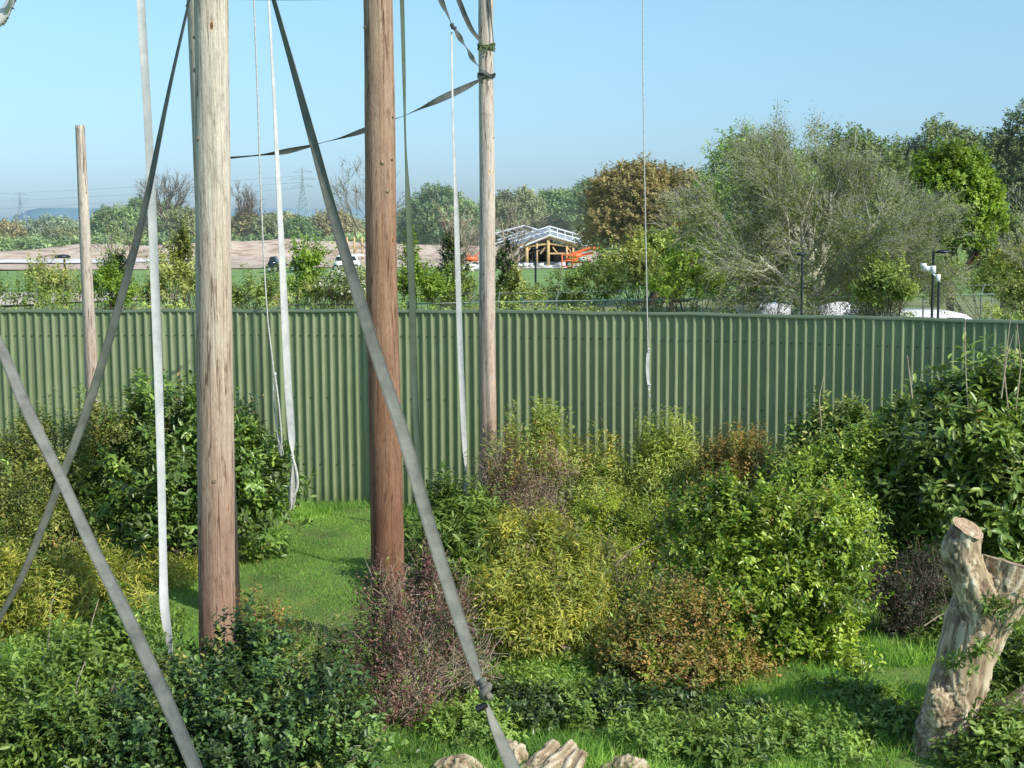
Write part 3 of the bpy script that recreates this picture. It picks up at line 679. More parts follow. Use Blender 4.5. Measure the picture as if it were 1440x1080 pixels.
def ribbon(name, label, pts, mat, m=70, group=None, parent=None, th_=0.006, cat='strap', world=False, wrinkle=0.0):
    """pts: (px, py, d, width m, twist deg)"""
    A = np.array([[*(p[:3] if world else P(*p[:3])), p[3], p[4]] for p in pts], float)
    C = catmull(A, m); pos = C[:, :3]; wd = C[:, 3]; tw = np.radians(C[:, 4])
    t = nrm(np.gradient(pos, axis=0)); ref = np.array([[0, -1.0, 0]]) * np.ones_like(t)
    s = nrm(np.cross(t, ref)); n = np.cross(s, t)
    s2 = s * np.cos(tw)[:, None] + n * np.sin(tw)[:, None]; n2 = np.cross(s2, t)
    cols = 6; ln = np.concatenate([[0], np.cumsum(np.linalg.norm(np.diff(pos, axis=0), axis=1))])
    V, UVs = [], []
    rng = np.random.default_rng(len(pts) + int(abs(pos[0, 0] * 100)))
    ph = rng.uniform(0, 6, 3)
    for side in (1, -1):
        for c in range(cols):
            u = c / (cols - 1); off = (u - .5)
            cup = 0.10 * (off ** 2 * 4 - .3) * (1 + np.sin(ln * 2.1 + ph[0]))
            wr = wrinkle * np.sin(ln * 23 + off * 5 + ph[1]) * np.sin(ln * 9 + ph[2])
            V.append(pos + s2 * (wd * off)[:, None] + n2 * (wd * (cup + wr) * .5 + side * th_ / 2)[:, None])
            UVs.append(np.stack([np.full(m, u), ln], -1))
    V = np.stack(V, 1).reshape(-1, 3); U_ = np.stack(UVs, 1).reshape(-1, 2)
    i = np.arange(m * cols * 2).reshape(m, cols * 2); F_ = []
    for c in range(cols - 1):
        F_.append(np.stack([i[:-1, c], i[:-1, c + 1], i[1:, c + 1], i[1:, c]], -1))
        F_.append(np.stack([i[:-1, cols + c], i[1:, cols + c], i[1:, cols + c + 1], i[:-1, cols + c + 1]], -1))
    F_.append(np.stack([i[:-1, 0], i[1:, 0], i[1:, cols], i[:-1, cols]], -1))
    F_.append(np.stack([i[:-1, cols - 1], i[:-1, 2 * cols - 1], i[1:, 2 * cols - 1], i[1:, cols - 1]], -1))
    o = mesh_np(name, V, np.concatenate(F_), mat, parent, True, uv=U_)
    o.data.set_sharp_from_angle(angle=math.radians(50))
    if parent is None: tag(o, label, cat, group)
    return o

def knot(name, parent, c, axis, size, mat, seed=1, turns=2.5, r=0.35):
    """a wrapped knot: a flattened tube winding about its axis, plus a core"""
    rng = random.Random(seed); ax = Vector(axis).normalized(); a = ax.cross(Vector((0.2, 1, 0.1))).normalized(); b = ax.cross(a)
    pts = []; n = 34
    for i in range(n):
        t = i / (n - 1); q = t * turns * 2 * math.pi
        rad = size * (0.42 + 0.12 * math.sin(t * 9 + seed)) * (0.6 + 0.8 * math.sin(math.pi * t))
        pts.append(Vector(c) + ax * size * 1.9 * (t - .5 + 0.16 * math.sin(q * .5 + seed)) + (a * math.cos(q) + b * math.sin(q)) * rad * .8)
    bg_ = Bag(); bg_.tube(pts, [size * r * rng.uniform(.85, 1.1) for _ in pts], 8)
    bg_.tube([Vector(c) - ax * size * 1.1, Vector(c) - ax * size * .5, Vector(c) + ax * size * .5, Vector(c) + ax * size * 1.1], [size * .2, size * .5, size * .5, size * .2], 8)
    return bg_.build(name, mat, parent, True)

def strands(name, parent, p0, p1, n, spread, r, mat, seed=1, K=10):
    rng = np.random.default_rng(seed); t = np.linspace(0, 1, K)[None, :, None]
    a, b = np.array(p0), np.array(p1)
    off = rng.normal(size=(n, 1, 3)) * spread * np.array([1, .6, .35])
    p = a + (b - a) * t * rng.uniform(.8, 1.08, (n, 1, 1)) + off * np.sin(t * np.pi * .62) + rng.normal(size=(n, K, 3)) * spread * .14 * t
    V, F_ = tube_batch(p, np.full((n, K), r) * rng.uniform(.6, 1.3, (n, 1)), 4)
    return mesh_np(name, V, F_, mat, parent)

# 1 near strap, top of left pole down to far left
ribbon('webbing_strap', 'long grey strap slanting down left from the top of the thick pale pole', [(282, -70, 13.2, .085, -66), (262, 20, 13.3, .085, -62), (240, 120, 13.3, .085, -56), (208, 275, 13.4, .085, -36), (180, 385, 13.5, .085, -20), (133, 545, 13.7, .085, 6), (93, 655, 13.8, .08, 18), (58, 745, 13.9, .08, 36), (30, 812, 14.0, .08, 52), (-12, 888, 14.1, .08, 58)], M['web_dk_grey'], 90)
# 2 crossing strap to the lower left
ribbon('webbing_strap', 'grey strap crossing in front of the other at left and running to the bottom edge', [(-25, 440, 12.3, .11, 66), (3, 493, 12.1, .11, 62), (40, 580, 11.7, .11, 52), (85, 672, 11.3, .095, 48), (130, 770, 10.8, .095, 36), (178, 865, 10.4, .10, 26), (228, 972, 10.0, .105, 10), (275, 1080, 9.6, .105, 0), (310, 1160, 9.3, .105, 0)], M['web_dk_grey'], 90)
# 3 strap across the middle with knot
s3 = ribbon('webbing_strap', 'grey knotted strap slanting across the brown pole in the middle', [(365, -70, 12.9, .09, -62), (385, 0, 12.8, .09, -60), (412, 95, 12.7, .095, -52), (440, 195, 12.5, .095, -34), (470, 305, 12.3, .10, -22), (502, 410, 12.1, .105, -12), (530, 500, 11.9, .105, 4), (565, 605, 11.7, .11, 18), (598, 720, 11.5, .112, 24), (632, 830, 11.3, .112, 26), (660, 915, 11.1, .105, 34), (676, 965, 11.0, .07, 60)], M['web_dk_grey'], 100)
s3b = ribbon('strap_tail', '', [(684, 990, 10.95, .06, 70), (695, 1020, 10.8, .09, 50), (708, 1050, 10.7, .10, 30), (727, 1095, 10.5, .11, 20), (750, 1160, 10.2, .11, 20)], M['web_grey'], 40, parent=s3)
kp = P(682, 970, 10.96); kd = P(688, 992, 10.9) - P(676, 955, 11.0)
knot('knot', s3, kp, kd, 0.072, M['web_knot'] if 'web_knot' in M else M['web_grey'], 3, 2.2, .42)
bg_ = Bag(); q = P(679, 994, 10.86); bg_.tube([q + Vector((.03, 0, .02)), q, q + Vector((-.055, -.01, -.02))], [.022, .028, .03], 10); bg_.build('strap_end', M['tyl'], s3, True)
# 4 hanging white strap left
ribbon('hanging_strap', 'pale strap hanging left of the thick pale pole down to the holly', [(196, -90, 14.8, .085, 15), (198, 0, 14.8, .085, 10), (207, 150, 14.8, .085, -5), (214, 300, 14.8, .09, 0), (221, 480, 14.8, .09, 8), (226, 640, 14.8, .085, 20), (229, 780, 14.8, .085, 30), (231, 850, 14.7, .095, 10), (238, 900, 14.6, .085, -20), (241, 928, 14.5, .04, -40)], M['web_white'], 90, group='pale hanging straps')
# 5 thin rope with doubled loop
def rope(name, label, pts, r, mat, m=60, group=None, parent=None, world=False, cat='rope'):
    A = np.array([[*(p[:3] if world else P(*p[:3]))] for p in pts]); C = catmull(A, m)
    bg_ = Bag(); bg_.tube([tuple(c) for c in C], r, 7); o = bg_.build(name, mat, parent, True)
    if parent is None: tag(o, label, cat, group)
    return o
r5 = rope('thin_rope', 'thin pale rope ending in a long doubled loop just left of the frayed strap', [(355, -80, 20), (357, 0, 20), (362, 130, 20), (367, 280, 20), (375, 430, 20), (385, 524, 20)], .011, M['rope'])
knot('knot', r5, P(386, 527, 20), (0, 0, 1), .035, M['rope'], 2)
rope('rope_loop', '', [(385, 530, 20), (385, 560, 20), (388, 590, 20), (392, 622, 20), (396, 622, 19.98), (394, 590, 19.95), (391, 560, 19.95), (387, 530, 20)], .013, M['rope'], 50, parent=r5)
strands('frayed_end', r5, P(392, 612, 20), P(394, 640, 20), 12, .02, .006, M['rope'], 4)
# 6 white strap with frayed end
r6 = ribbon('hanging_strap', 'white strap ending in a frayed tassel beside the left laurel', [(376, -80, 20.4, .035, 50), (378, 0, 20.4, .04, 50), (386, 150, 20.4, .06, 50), (393, 290, 20.4, .09, 45), (399, 420, 20.4, .105, 30), (405, 540, 20.4, .105, 15), (410, 610, 20.4, .10, 10), (411, 636, 20.4, .05, 60)], M['web_white'], 80, group='pale hanging straps')
knot('knot', r6, P(411, 641, 20.4), (0, 0, 1), .042, M['rope'], 5)
rope('tassel_cord', '', [(412, 645, 20.4), (417, 665, 20.4), (418, 685, 20.4), (411, 700, 20.4)], .022, M['white_cloth'] if 'white_cloth' in M else M['rope'], 20, parent=r6)
strands('tassel', r6, P(413, 644, 20.4), P(411, 712, 20.4), 30, .026, .007, M['rope'], 5)
# 7 dark-green strap
ribbon('hanging_strap', 'dark green strap hanging right of the brown pole', [(561, -80, 19.5, .07, 30), (565, 0, 19.5, .06, 25), (568, 100, 19.5, .055, 40), (570, 200, 19.5, .04, 62), (574, 290, 19.5, .085, 30), (577, 350, 19.5, .095, 12), (580, 440, 19.5, .095, 5), (583, 540, 19.5, .09, 0), (588, 640, 19.5, .085, 0), (592, 700, 19.5, .06, 20)], M['web_green'], 80)
# 8 pale strap with knots, hanging from twisted strap
r8 = ribbon('hanging_strap', 'pale strap with lumpy knotted end hanging left of the slim grey pole', [(635, 45, 22, .03, 40), (636, 120, 22, .03, 30), (639, 230, 22, .04, 20), (642, 310, 22, .075, 10), (645, 420, 22, .085, 0), (649, 530, 22, .085, 0), (653, 620, 22, .08, 10), (655, 656, 22, .04, 40)], M['web_white'], 70, group='pale hanging straps')
knot('knot', r8, P(655, 660, 22), (0, 0, 1), .035, M['rope'], 6); knot('knot', r8, P(656, 672, 22), (0, 0, 1), .04, M['rope'], 7)
strands('frayed_end', r8, P(656, 676, 22), P(657, 712, 22), 26, .035, .008, M['rope'], 6)
# 9 twisted dark strap from the top to the slim pole
r9 = ribbon('webbing_strap', 'dark twisted strap running down from the top edge to the slim grey pole', [(605, -45, 21.6, .09, 10), (620, 0, 21.8, .09, 20), (629, 20, 21.9, .06, 60), (636, 36, 22, .04, 80), (646, 52, 22.1, .085, 15), (655, 66, 22.3, .04, 80), (663, 80, 22.5, .075, 10), (672, 92, 22.8, .03, 75), (682, 102, 22.91, .06, 20), (692, 108, 22.91, .05, 40)], M['web_dark'], 70)
knot('knot', r9, P(637, 37, 21.95), (.6, 0, -.8), .05, M['web_dark'], 8)
# 10 second dark strap
ribbon('webbing_strap', 'short dark strap meeting the slim grey pole near the top edge', [(625, -50, 21.5, .09, 15), (645, 0, 21.9, .08, 20), (655, 25, 22.2, .08, 20), (664, 43, 22.5, .075, 25), (676, 58, 22.91, .06, 30)], M['web_dark'], 30)
# 11 long dark strap back to the left
ribbon('webbing_strap', 'long dark twisting strap stretched from the slim grey pole behind the brown pole', [(697, 104, 22.91, .04, 55), (676, 112, 22.9, .055, 50), (650, 125, 22.6, .10, 25), (620, 139, 22.4, .10, 10), (592, 152, 22.3, .055, 65), (565, 164, 22.1, .015, 86), (540, 172, 22.0, .06, 50), (510, 184, 21.9, .085, 25), (478, 194, 21.8, .05, 70), (455, 200, 21.7, .02, 86), (432, 206, 21.6, .06, 50), (400, 213, 21.5, .085, 30), (365, 218, 21.4, .04, 70), (322, 222, 21.3, .05, 60)], M['web_dark'], 110)
# 12 horizontal strap along the top edge
ribbon('webbing_strap', 'dark strap running level along the top edge between the two thick poles', [(316, -4, 16.2, .05, 60), (350, -2, 16.3, .05, 50), (430, -1, 16.4, .05, 60), (512, -3, 16.5, .05, 55)], M['web_dark'], 30)
# 13 thin rope at right
r13 = rope('thin_rope', 'thin grey rope hanging alone right of centre with a pale knotted end piece', [(903.5, -80, 21), (904, 0, 21), (905, 160, 21), (908, 330, 21), (911, 488, 21)], .009, M['rope'])
knot('knot', r13, P(911.5, 492, 21), (0, 0, 1), .03, M['rope'], 9)
ribbon('end_piece', '', [(911.5, 495, 21, .045, 10), (910.5, 515, 21, .05, 0), (911.5, 535, 21, .045, 20), (913, 550, 21, .03, 50)], M['web_white'], 20, parent=r13)
knot('knot', r13, P(913, 542, 21), (0, 0, 1), .028, M['rope'], 10); knot('knot', r13, P(913, 556, 21), (0, 0, 1), .022, M['rope'], 11)
# ties on the slim pole
def ties(label, py, mat, seed, n=3, hang=5):
    c = P(684, py, 23.05); rng = random.Random(seed); bg_ = Bag()
    for j in range(n):
        z = c.z + (j - 1) * .028
        pts = [(c.x + math.cos(q) * .134, c.y + math.sin(q) * .134, z + .02 * math.sin(q * 2 + j)) for q in [2 * math.pi * i / 24 for i in range(25)]]
        bg_.tube(pts, .014, 6)
    for j in range(hang):
        q = -math.pi / 2 + rng.uniform(-1.2, 1.2); p0 = Vector((c.x + math.cos(q) * .15, c.y + math.sin(q) * .15, c.z))
        bg_.tube([p0, p0 + Vector((rng.uniform(-.05, .05), -.03, -.05)), p0 + Vector((rng.uniform(-.1, .1), -.03, -rng.uniform(.08, .16)))], .01, 5)
    o = bg_.build('tie_cord', mat, None, True); tag(o, label, 'cord'); return o
ties('ragged green cords tied round the slim grey pole', 66, M['green_tie'], 3)
ties('dark strap loop tied round the slim grey pole below the green cords', 105, M['web_dark'], 4, 2, 2)
ribbon('webbing_strap', 'narrow dark strap lying down the front of the slim grey pole', [(686, -40, 22.91, .04, 10), (689, 10, 22.91, .045, 15), (692, 40, 22.91, .02, 50), (694, 62, 22.9, .015, 40)], M['web_dark'], 24)

# pale frayed thing in the upper left corner: a bare forked branch end
def corner_branch():
    bg_ = Bag(); d = 7.0
    bg_.tube([P(-60, 70, d), P(-20, 38, d), P(2, 26, d), P(12, 8, d), P(24, -14, d), P(40, -60, d)], [.03, .034, .03, .022, .016, .012], 9)
    bg_.tube([P(6, 20, d), P(15, 4, d - .05), P(18, -20, d - .1)], [.014, .012, .008], 7)
    o = bg_.build('torn_branch', M['pale_sack'], None, True); tag(o, 'torn white branch end poking into the top left corner', 'branch')
    for a, b_ in (((1, 29), (6, 36)), ((0, 31), (-1, 42)), ((9, 25), (12, 26)), ((16, 10), (20, 13)), ((20, 0), (23, 2)), ((3, 27), (8, 30))):
        b2 = Bag(); b2.tube([P(*a, d), P(*b_, d - .02)], [.005, .002], 5); b2.build('splinter', M['dark_metal'], o)
corner_branch()

# ------------------------------------------------------------------ garden shrubs
def rough(lobes, seed, n=9, k=(.2, .5), shrink=.78):
    rng = np.random.default_rng(seed + 9000); out = []
    for c, R in lobes:
        out.append((c, tuple(np.array(R) * shrink)))
        for _ in range(n):
            u = nrm(rng.normal(size=3)); u[2] = abs(u[2]) * 1.1 - .2; u = nrm(u)
            if rng.random() < .6: u[1] = -abs(u[1])
            q = rng.uniform(*k)
            out.append((tuple(np.array(c) + u * np.array(R) * rng.uniform(.6, 1.26 - q * .7)), tuple(np.array(R) * q * rng.uniform(.8, 1.25, 3))))
    return out

def bush(name, label, cat, lobes, mat, n, per, L, W, shape='q', stem=None, nst=30, rst=0.012, twig=None, ntw=0, twl=.4, twr=.004, group=None, seed=1, extra=None, **kw):
    b = base_of(lobes); root = empty(name, b, label, cat, group)
    if not ntw and nst: ntw, twr, twl = int(nst * 2.2), min(.006, rst * .5), .45
    rl = rough(lobes, seed); mr_ = max(l[1][0] for l in lobes)
    kw.setdefault('gaps', .16); kw.setdefault('gapsize', mr_ * .85); kw.setdefault('sprays', .11); kw.setdefault('spray_len', min(.7, mr_ * .6))
    foliage('foliage', root, M[mat], rl, n, per, L, W, shape, seed=seed, **kw)
    if nst: stems('stems', root, M[stem or 'bark'], b, lobes, nst, rst, seed + 50, spread=0.2 * max(l[1][0] for l in lobes) * 1.4)
    if ntw: twigs('twigs', root, M[twig or 'twig_pale'], lobes, ntw, twl, twr, seed + 90)
    for e in (extra or []):
        foliage('foliage', root, M[e[0]], rl, e[1], e[2], e[3], e[4], e[5] if len(e) > 5 else 'q', seed=seed + 333, **kw)
    return root

# left laurel
bush('laurel_bush', 'large glossy dark green laurel bush behind the thick pale pole at left', 'bush',
     LB(21.3, (240, 672, 110, 95), (165, 687, 75, 75), (330, 692, 75, 90), (260, 747, 130, 75, -.4), (365, 737, 52, 62, -.3), (190, 762, 90, 55, -.6), (285, 622, 60, 50), (220, 612, 50, 40), (350, 782, 55, 35, -.5), (120, 722, 60, 60, -.2)),
     'laurel', 3600, 9, .13, .05, 'l', shoot=.3, seed=11, plumes=60, plume_len=.45, nst=40, rst=.02, droop=.3, up=.6, extra=[('rust', 160, 7, .08, .035)])
bush('cotoneaster_bush', 'olive green fine-leaved bush at the left edge', 'bush',
     LB(20.2, (30, 690, 80, 70), (90, 650, 55, 50), (0, 760, 90, 80, -.5), (75, 770, 60, 60, -.6), (145, 620, 45, 45, .7), (40, 640, 40, 35)),
     'olive', 5200, 8, .05, .028, 'q', shoot=.25, seed=12, plumes=40, plume_len=.3, nst=40, rst=.014, amp=.3, extra=[('laurel', 300, 8, .09, .035), ('rust', 260, 7, .05, .025)])
bush('bamboo_clump', 'yellow green low bamboo clump at the left edge below the olive bush', 'bamboo',
     LB(17.2, (50, 850, 85, 60), (130, 830, 65, 50, .4), (10, 890, 70, 50, -.4), (170, 850, 35, 40, .5)),
     'bamboo', 2300, 9, .10, .018, 'q', shoot=.28, seed=13, plumes=30, plume_len=.25, nst=60, rst=.006, stem='twig_pale', spread=1.0, droop=.35, extra=[('olive', 800, 8, .06, .025), ('weed', 300, 8, .08, .02)])
bush('yellow_shrub', 'small yellow green shrub on the lawn behind the pale hanging strap', 'shrub',
     LB(19.2, (255, 815, 48, 22), (215, 800, 30, 18, .5), (290, 805, 30, 18, .5)), 'bamboo', 520, 7, .07, .02, seed=14, shoot=.18, nst=12, rst=.006)
bush('holly_bush', 'glossy dark holly bush at the bottom around the foot of the thick pale pole', 'bush',
     LB(13.3, (330, 1002, 120, 80), (240, 1042, 95, 90, -.4), (420, 1032, 85, 75, -.3), (340, 1072, 170, 70, -.9), (470, 1072, 60, 50, -.8), (250, 1000, 60, 40, .5), (370, 947, 55, 40, .3), (180, 1082, 60, 50, -.8)),
     'holly', 4300, 9, .066, .036, 'l', shoot=.2, seed=15, plumes=50, plume_len=.28, nst=60, rst=.012, droop=.1, extra=[('olive', 380, 6, .06, .03)], bend=.2)
bush('elder_shrub', 'leafy mid green shrub in the bottom left corner', 'shrub',
     LB(13.6, (60, 1010, 100, 65), (130, 980, 60, 55, .3), (20, 1060, 90, 60, -.6), (120, 1060, 80, 55, -.8), (170, 930, 40, 40, .8)),
     'elder', 2000, 8, .09, .034, 'l', shoot=.24, seed=16, plumes=40, plume_len=.3, nst=40, rst=.01, extra=[('weed', 450, 7, .08, .03)], amp=.35)
bush('rust_shrub', 'small reddish twiggy shrub right of the foot of the thick pale pole', 'shrub',
     LB(15.6, (370, 880, 45, 35), (400, 905, 40, 30, -.3), (350, 910, 35, 30, -.2)), 'rust', 420, 6, .045, .022, seed=17, shoot=.2, nst=40, rst=.006, stem='twig_brown', ntw=160, twl=.3, twig='twig_brown')
bush('weed_clump', 'straggly yellow weeds on the grass between the holly and purple shrub', 'weeds',
     LB(14.4, (445, 950, 45, 40), (480, 1000, 40, 40, -.5), (460, 905, 35, 20, .6)), 'hedge_y', 330, 7, .07, .016, seed=18, shoot=.25, nst=50, rst=.004, stem='twig_pale', ntw=60, twl=.45, twr=.003)
# purple barberry
PB = LB(14.2, (600, 1020, 75, 45), (545, 1010, 45, 45), (548, 905, 48, 78), (620, 890, 52, 75, .2), (585, 950, 85, 72, -.2), (560, 1005, 55, 55, -.5), (660, 950, 40, 60), (530, 960, 40, 60), (600, 830, 30, 40, .2), (545, 850, 25, 35))
bush('barberry_shrub', 'dark purple twiggy barberry around the foot of the brown pole', 'shrub', PB,
     'purple', 2500, 8, .034, .02, seed=19, shoot=.24, nst=240, rst=.008, stem='twig_pale', ntw=1000, twl=.45, twr=.0055, up=1.1, plumes=80, plume_len=.3, shell=.7, extra=[('darkshrub', 500, 7, .04, .02), ('weed', 160, 7, .07, .02)])
# green elder behind
bush('elder_shrub', 'bright green leafy shrub between the brown pole and slim grey pole', 'shrub',
     LB(19.6, (645, 745, 52, 45), (620, 790, 50, 40, -.4), (670, 790, 45, 50, -.5), (640, 835, 45, 40, -.9), (690, 830, 40, 35, -1), (590, 770, 30, 25, -.3)),
     'elder', 1500, 9, .12, .034, 'l', shoot=.26, seed=20, nst=30, rst=.01, plumes=24, plume_len=.3, spread=1.2, amp=.3, extra=[('weed', 260, 8, .1, .03)])
bush('leafy_herb', 'star-shaped bright green herb against the foot of the fence by the knotted strap', 'plant',
     LB(23.0, (625, 715, 32, 16), (650, 722, 24, 16)), 'weed', 60, 12, .24, .04, 'l', shoot=.12, seed=21, nst=0, spread=1.4, droop=.1)
bush('barberry_shrub', 'faded brown purple twiggy shrub at the foot of the slim grey pole', 'shrub',
     LB(21.6, (715, 700, 55, 48), (760, 690, 50, 42, .2), (740, 750, 70, 42, -.5), (690, 745, 40, 40, -.4), (700, 660, 30, 25, .2)),
     'purple_pale', 2100, 7, .045, .022, seed=22, shoot=.26, nst=120, rst=.008, stem='twig_pale', ntw=620, twl=.5, twr=.005, up=1.0, plumes=80, plume_len=.4, shell=.8, extra=[('bamboo_green', 350, 7, .08, .018), ('rust', 260, 7, .05, .022)])
bush('bamboo_clump', 'bright yellow bamboo clump in the middle foreground', 'bamboo',
     LB(16.2, (765, 858, 80, 75), (720, 878, 50, 60, -.2), (810, 848, 45, 60, .1), (760, 913, 70, 45, -.5), (740, 793, 50, 45, .6), (790, 798, 45, 40, .6)),
     'bamboo', 3300, 9, .095, .019, 'q', shoot=.3, seed=23, plumes=60, plume_len=.3, nst=70, rst=.006, stem='twig_pale', spread=1.0, droop=.45, extra=[('olive', 700, 8, .06, .024), ('purple_pale', 200, 7, .05, .02), ('hedge', 500, 8, .09, .02)])
bush('bamboo_clump', 'pale upright bamboo clump with tall plumes in front of the fence left of centre gap', 'bamboo',
     LB(22.6, (745, 680, 45, 45), (800, 690, 50, 45), (850, 700, 50, 45, -.1), (830, 740, 60, 45, -.6), (880, 720, 35, 40, -.3), (770, 640, 22, 28), (722, 650, 14, 30)),
     'bamboo_green', 3000, 8, .09, .02, 'q', shoot=.3, seed=24, plumes=120, plume_len=.55, nst=90, rst=.006, stem='twig_pale', up=1.0, extra=[('rust', 350, 7, .06, .02), ('conifer', 500, 7, .07, .02), ('bamboo', 500, 7, .09, .018)])
bush('bamboo_clump', 'pale upright bamboo clump against the fence just left of the rusty red shrub', 'bamboo',
     LB(22.2, (940, 690, 40, 50), (975, 700, 35, 45), (920, 720, 35, 40, -.4), (925, 655, 18, 24), (990, 740, 40, 40, -.5), (905, 700, 20, 40)),
     'bamboo_green', 2300, 8, .09, .02, 'q', shoot=.3, seed=25, plumes=100, plume_len=.5, nst=80, rst=.006, stem='twig_pale', up=1.0, extra=[('conifer', 500, 7, .07, .02), ('olive', 400, 8, .06, .02)])
bush('feathery_shrub', 'fresh yellow green feathery shrub in the centre of the planting', 'shrub',
     LB(20.0, (880, 760, 60, 38), (830, 765, 40, 32, .1), (930, 780, 50, 36, -.3), (870, 800, 60, 30, -.6), (955, 740, 35, 28, .2)),
     'conifer', 3000, 9, .06, .018, 'q', shoot=.26, seed=26, nst=30, rst=.012, amp=.35, clusters=30, extra=[('olive', 500, 8, .06, .024), ('ivy', 400, 8, .07, .03)])
bush('rust_shrub', 'rusty red tipped shrub against the fence right of centre', 'shrub',
     LB(21.2, (1035, 665, 42, 38), (1005, 670, 28, 30), (1065, 670, 30, 35), (1040, 700, 55, 35, -.3)),
     'rust', 1500, 8, .05, .024, seed=27, shoot=.26, nst=50, rst=.008, stem='twig_brown', ntw=160, twl=.35, twig='twig_brown', plumes=50, plume_len=.3, extra=[('olive', 900, 8, .05, .022)])
# main privet
bush('privet_bush', 'big bright green privet bush in the right foreground', 'bush',
     LB(15.9, (1145, 766, 75, 60), (1080, 756, 75, 50, .2), (1000, 766, 62, 50, .4), (1185, 836, 45, 48), (1140, 846, 70, 60, -.2), (1060, 836, 75, 60, -.1), (1160, 906, 45, 50, -.1), (1080, 896, 60, 50, -.3), (1178, 970, 36, 48, -.5), (1125, 960, 50, 45, -.2), (975, 806, 45, 35, .2), (1215, 796, 22, 26)),
     'privet', 5200, 10, .065, .03, 'l', shoot=.24, seed=28, nst=60, rst=.016, plumes=90, plume_len=.28, amp=.34, clusters=60, shell=.4, extra=[('olive', 900, 8, .06, .028), ('rust', 220, 7, .05, .024), ('ivy', 900, 8, .06, .03)])
bush('rust_shrub', 'orange brown barberry bush in front of the bright green privet', 'shrub',
     LB(15.0, (915, 900, 42, 40), (975, 880, 40, 42, .2), (890, 945, 38, 34, -.1), (950, 950, 62, 40, -.2), (1020, 950, 45, 48, .1), (940, 850, 26, 22, .3), (1060, 970, 40, 36, .1), (865, 930, 24, 22)),
     'rust', 2300, 8, .045, .024, seed=29, shoot=.26, sprays=.12, spray_len=.45, gaps=.2, nst=90, rst=.009, stem='twig_brown', ntw=240, twl=.4, twig='twig_brown', amp=.34, extra=[('olive', 1300, 8, .045, .024), ('privet', 500, 8, .055, .026)], clusters=40)
bush('mixed_shrub', 'olive yellow shrub with upright tips in front of the fence at right', 'shrub',
     LB(20.3, (1170, 636, 48, 50), (1210, 646, 50, 48), (1150, 686, 50, 45, -.3), (1260, 646, 50, 50, .1), (1190, 686, 60, 45, -.5), (1130, 666, 30, 35)),
     'hedge_y', 2000, 8, .075, .03, 'l', shoot=.3, seed=30, plumes=90, plume_len=.38, nst=50, rst=.012, up=.9, extra=[('laurel', 1400, 8, .1, .035, 'l'), ('elder', 350, 8, .09, .03)])
bush('privet_bush', 'bright yellow green privet bush left of the large right laurel', 'bush',
     LB(18.9, (1210, 660, 62, 38), (1275, 650, 50, 36), (1180, 700, 60, 40, -.3), (1250, 690, 55, 35, -.2), (1140, 690, 45, 35, -.1)),
     'privet', 2100, 9, .065, .03, 'l', shoot=.24, seed=31, plumes=50, plume_len=.28, nst=30, rst=.012, amp=.34, clusters=40, tintbias=.08, extra=[('laurel', 400, 8, .11, .04), ('hedge_y', 400, 8, .07, .028)])
bush('laurel_bush', 'very large dark laurel bush at the right edge behind the tree stump', 'bush',
     LB(18.4, (1370, 648, 95, 85), (1320, 628, 60, 60, .5), (1430, 618, 78, 78, .3), (1440, 708, 90, 100, -.2), (1340, 728, 90, 80, -.1), (1290, 768, 65, 65, 0), (1400, 808, 90, 90, .2), (1270, 818, 55, 55, .3), (1330, 838, 80, 60, .4), (1505, 700, 78, 120), (1250, 728, 40, 40, .4)),
     'laurel_big', 4600, 9, .15, .055, 'l', shoot=.34, seed=32, nst=90, rst=.018, plumes=150, plume_len=.35, sprays=.12, spray_len=.45, amp=.3, clusters=50, up=.6, extra=[('hedge_y', 420, 8, .1, .03, 'l'), ('rust', 140, 7, .08, .03)], ntw=90, twl=.8, twr=.006)
bush('dark_scrub', 'tangle of dark bare twigs left of the tree stump', 'shrub',
     LB(16.6, (1270, 850, 55, 40), (1230, 830, 40, 35, .3), (1310, 820, 45, 50, .2), (1290, 880, 60, 22, -.1)),
     'darkshrub', 900, 7, .05, .025, seed=33, shoot=.26, nst=120, rst=.007, stem='twig_brown', ntw=420, twl=.5, twr=.005, twig='twig_brown', shell=.8)
bush('elder_shrub', 'green leafy shrub in the bottom right corner against the stump', 'shrub',
     LB(12.6, (1430, 930, 50, 40, 1.2), (1445, 990, 60, 60, .6), (1420, 1055, 55, 45, 0), (1470, 1060, 70, 60, 0), (1400, 1090, 50, 40, -.2)),
     'elder', 1500, 9, .085, .034, 'l', shoot=.24, seed=34, nst=30, rst=.01, plumes=20, plume_len=.25, amp=.35)
bush('leafy_sprig', 'small green sprig growing against the middle of the tree stump', 'plant',
     LB(12.35, (1368, 925, 26, 14), (1350, 940, 16, 10)), 'elder', 26, 9, .085, .028, 'l', shoot=.1, seed=35, nst=0, spread=1.3)
bush('leafy_sprig', 'green leafy spray hanging over the upper right of the tree stump', 'plant',
     LB(12.6, (1418, 858, 28, 14), (1440, 865, 26, 16)), 'elder', 40, 9, .085, .028, 'l', shoot=.12, seed=36, nst=0, spread=1.3)

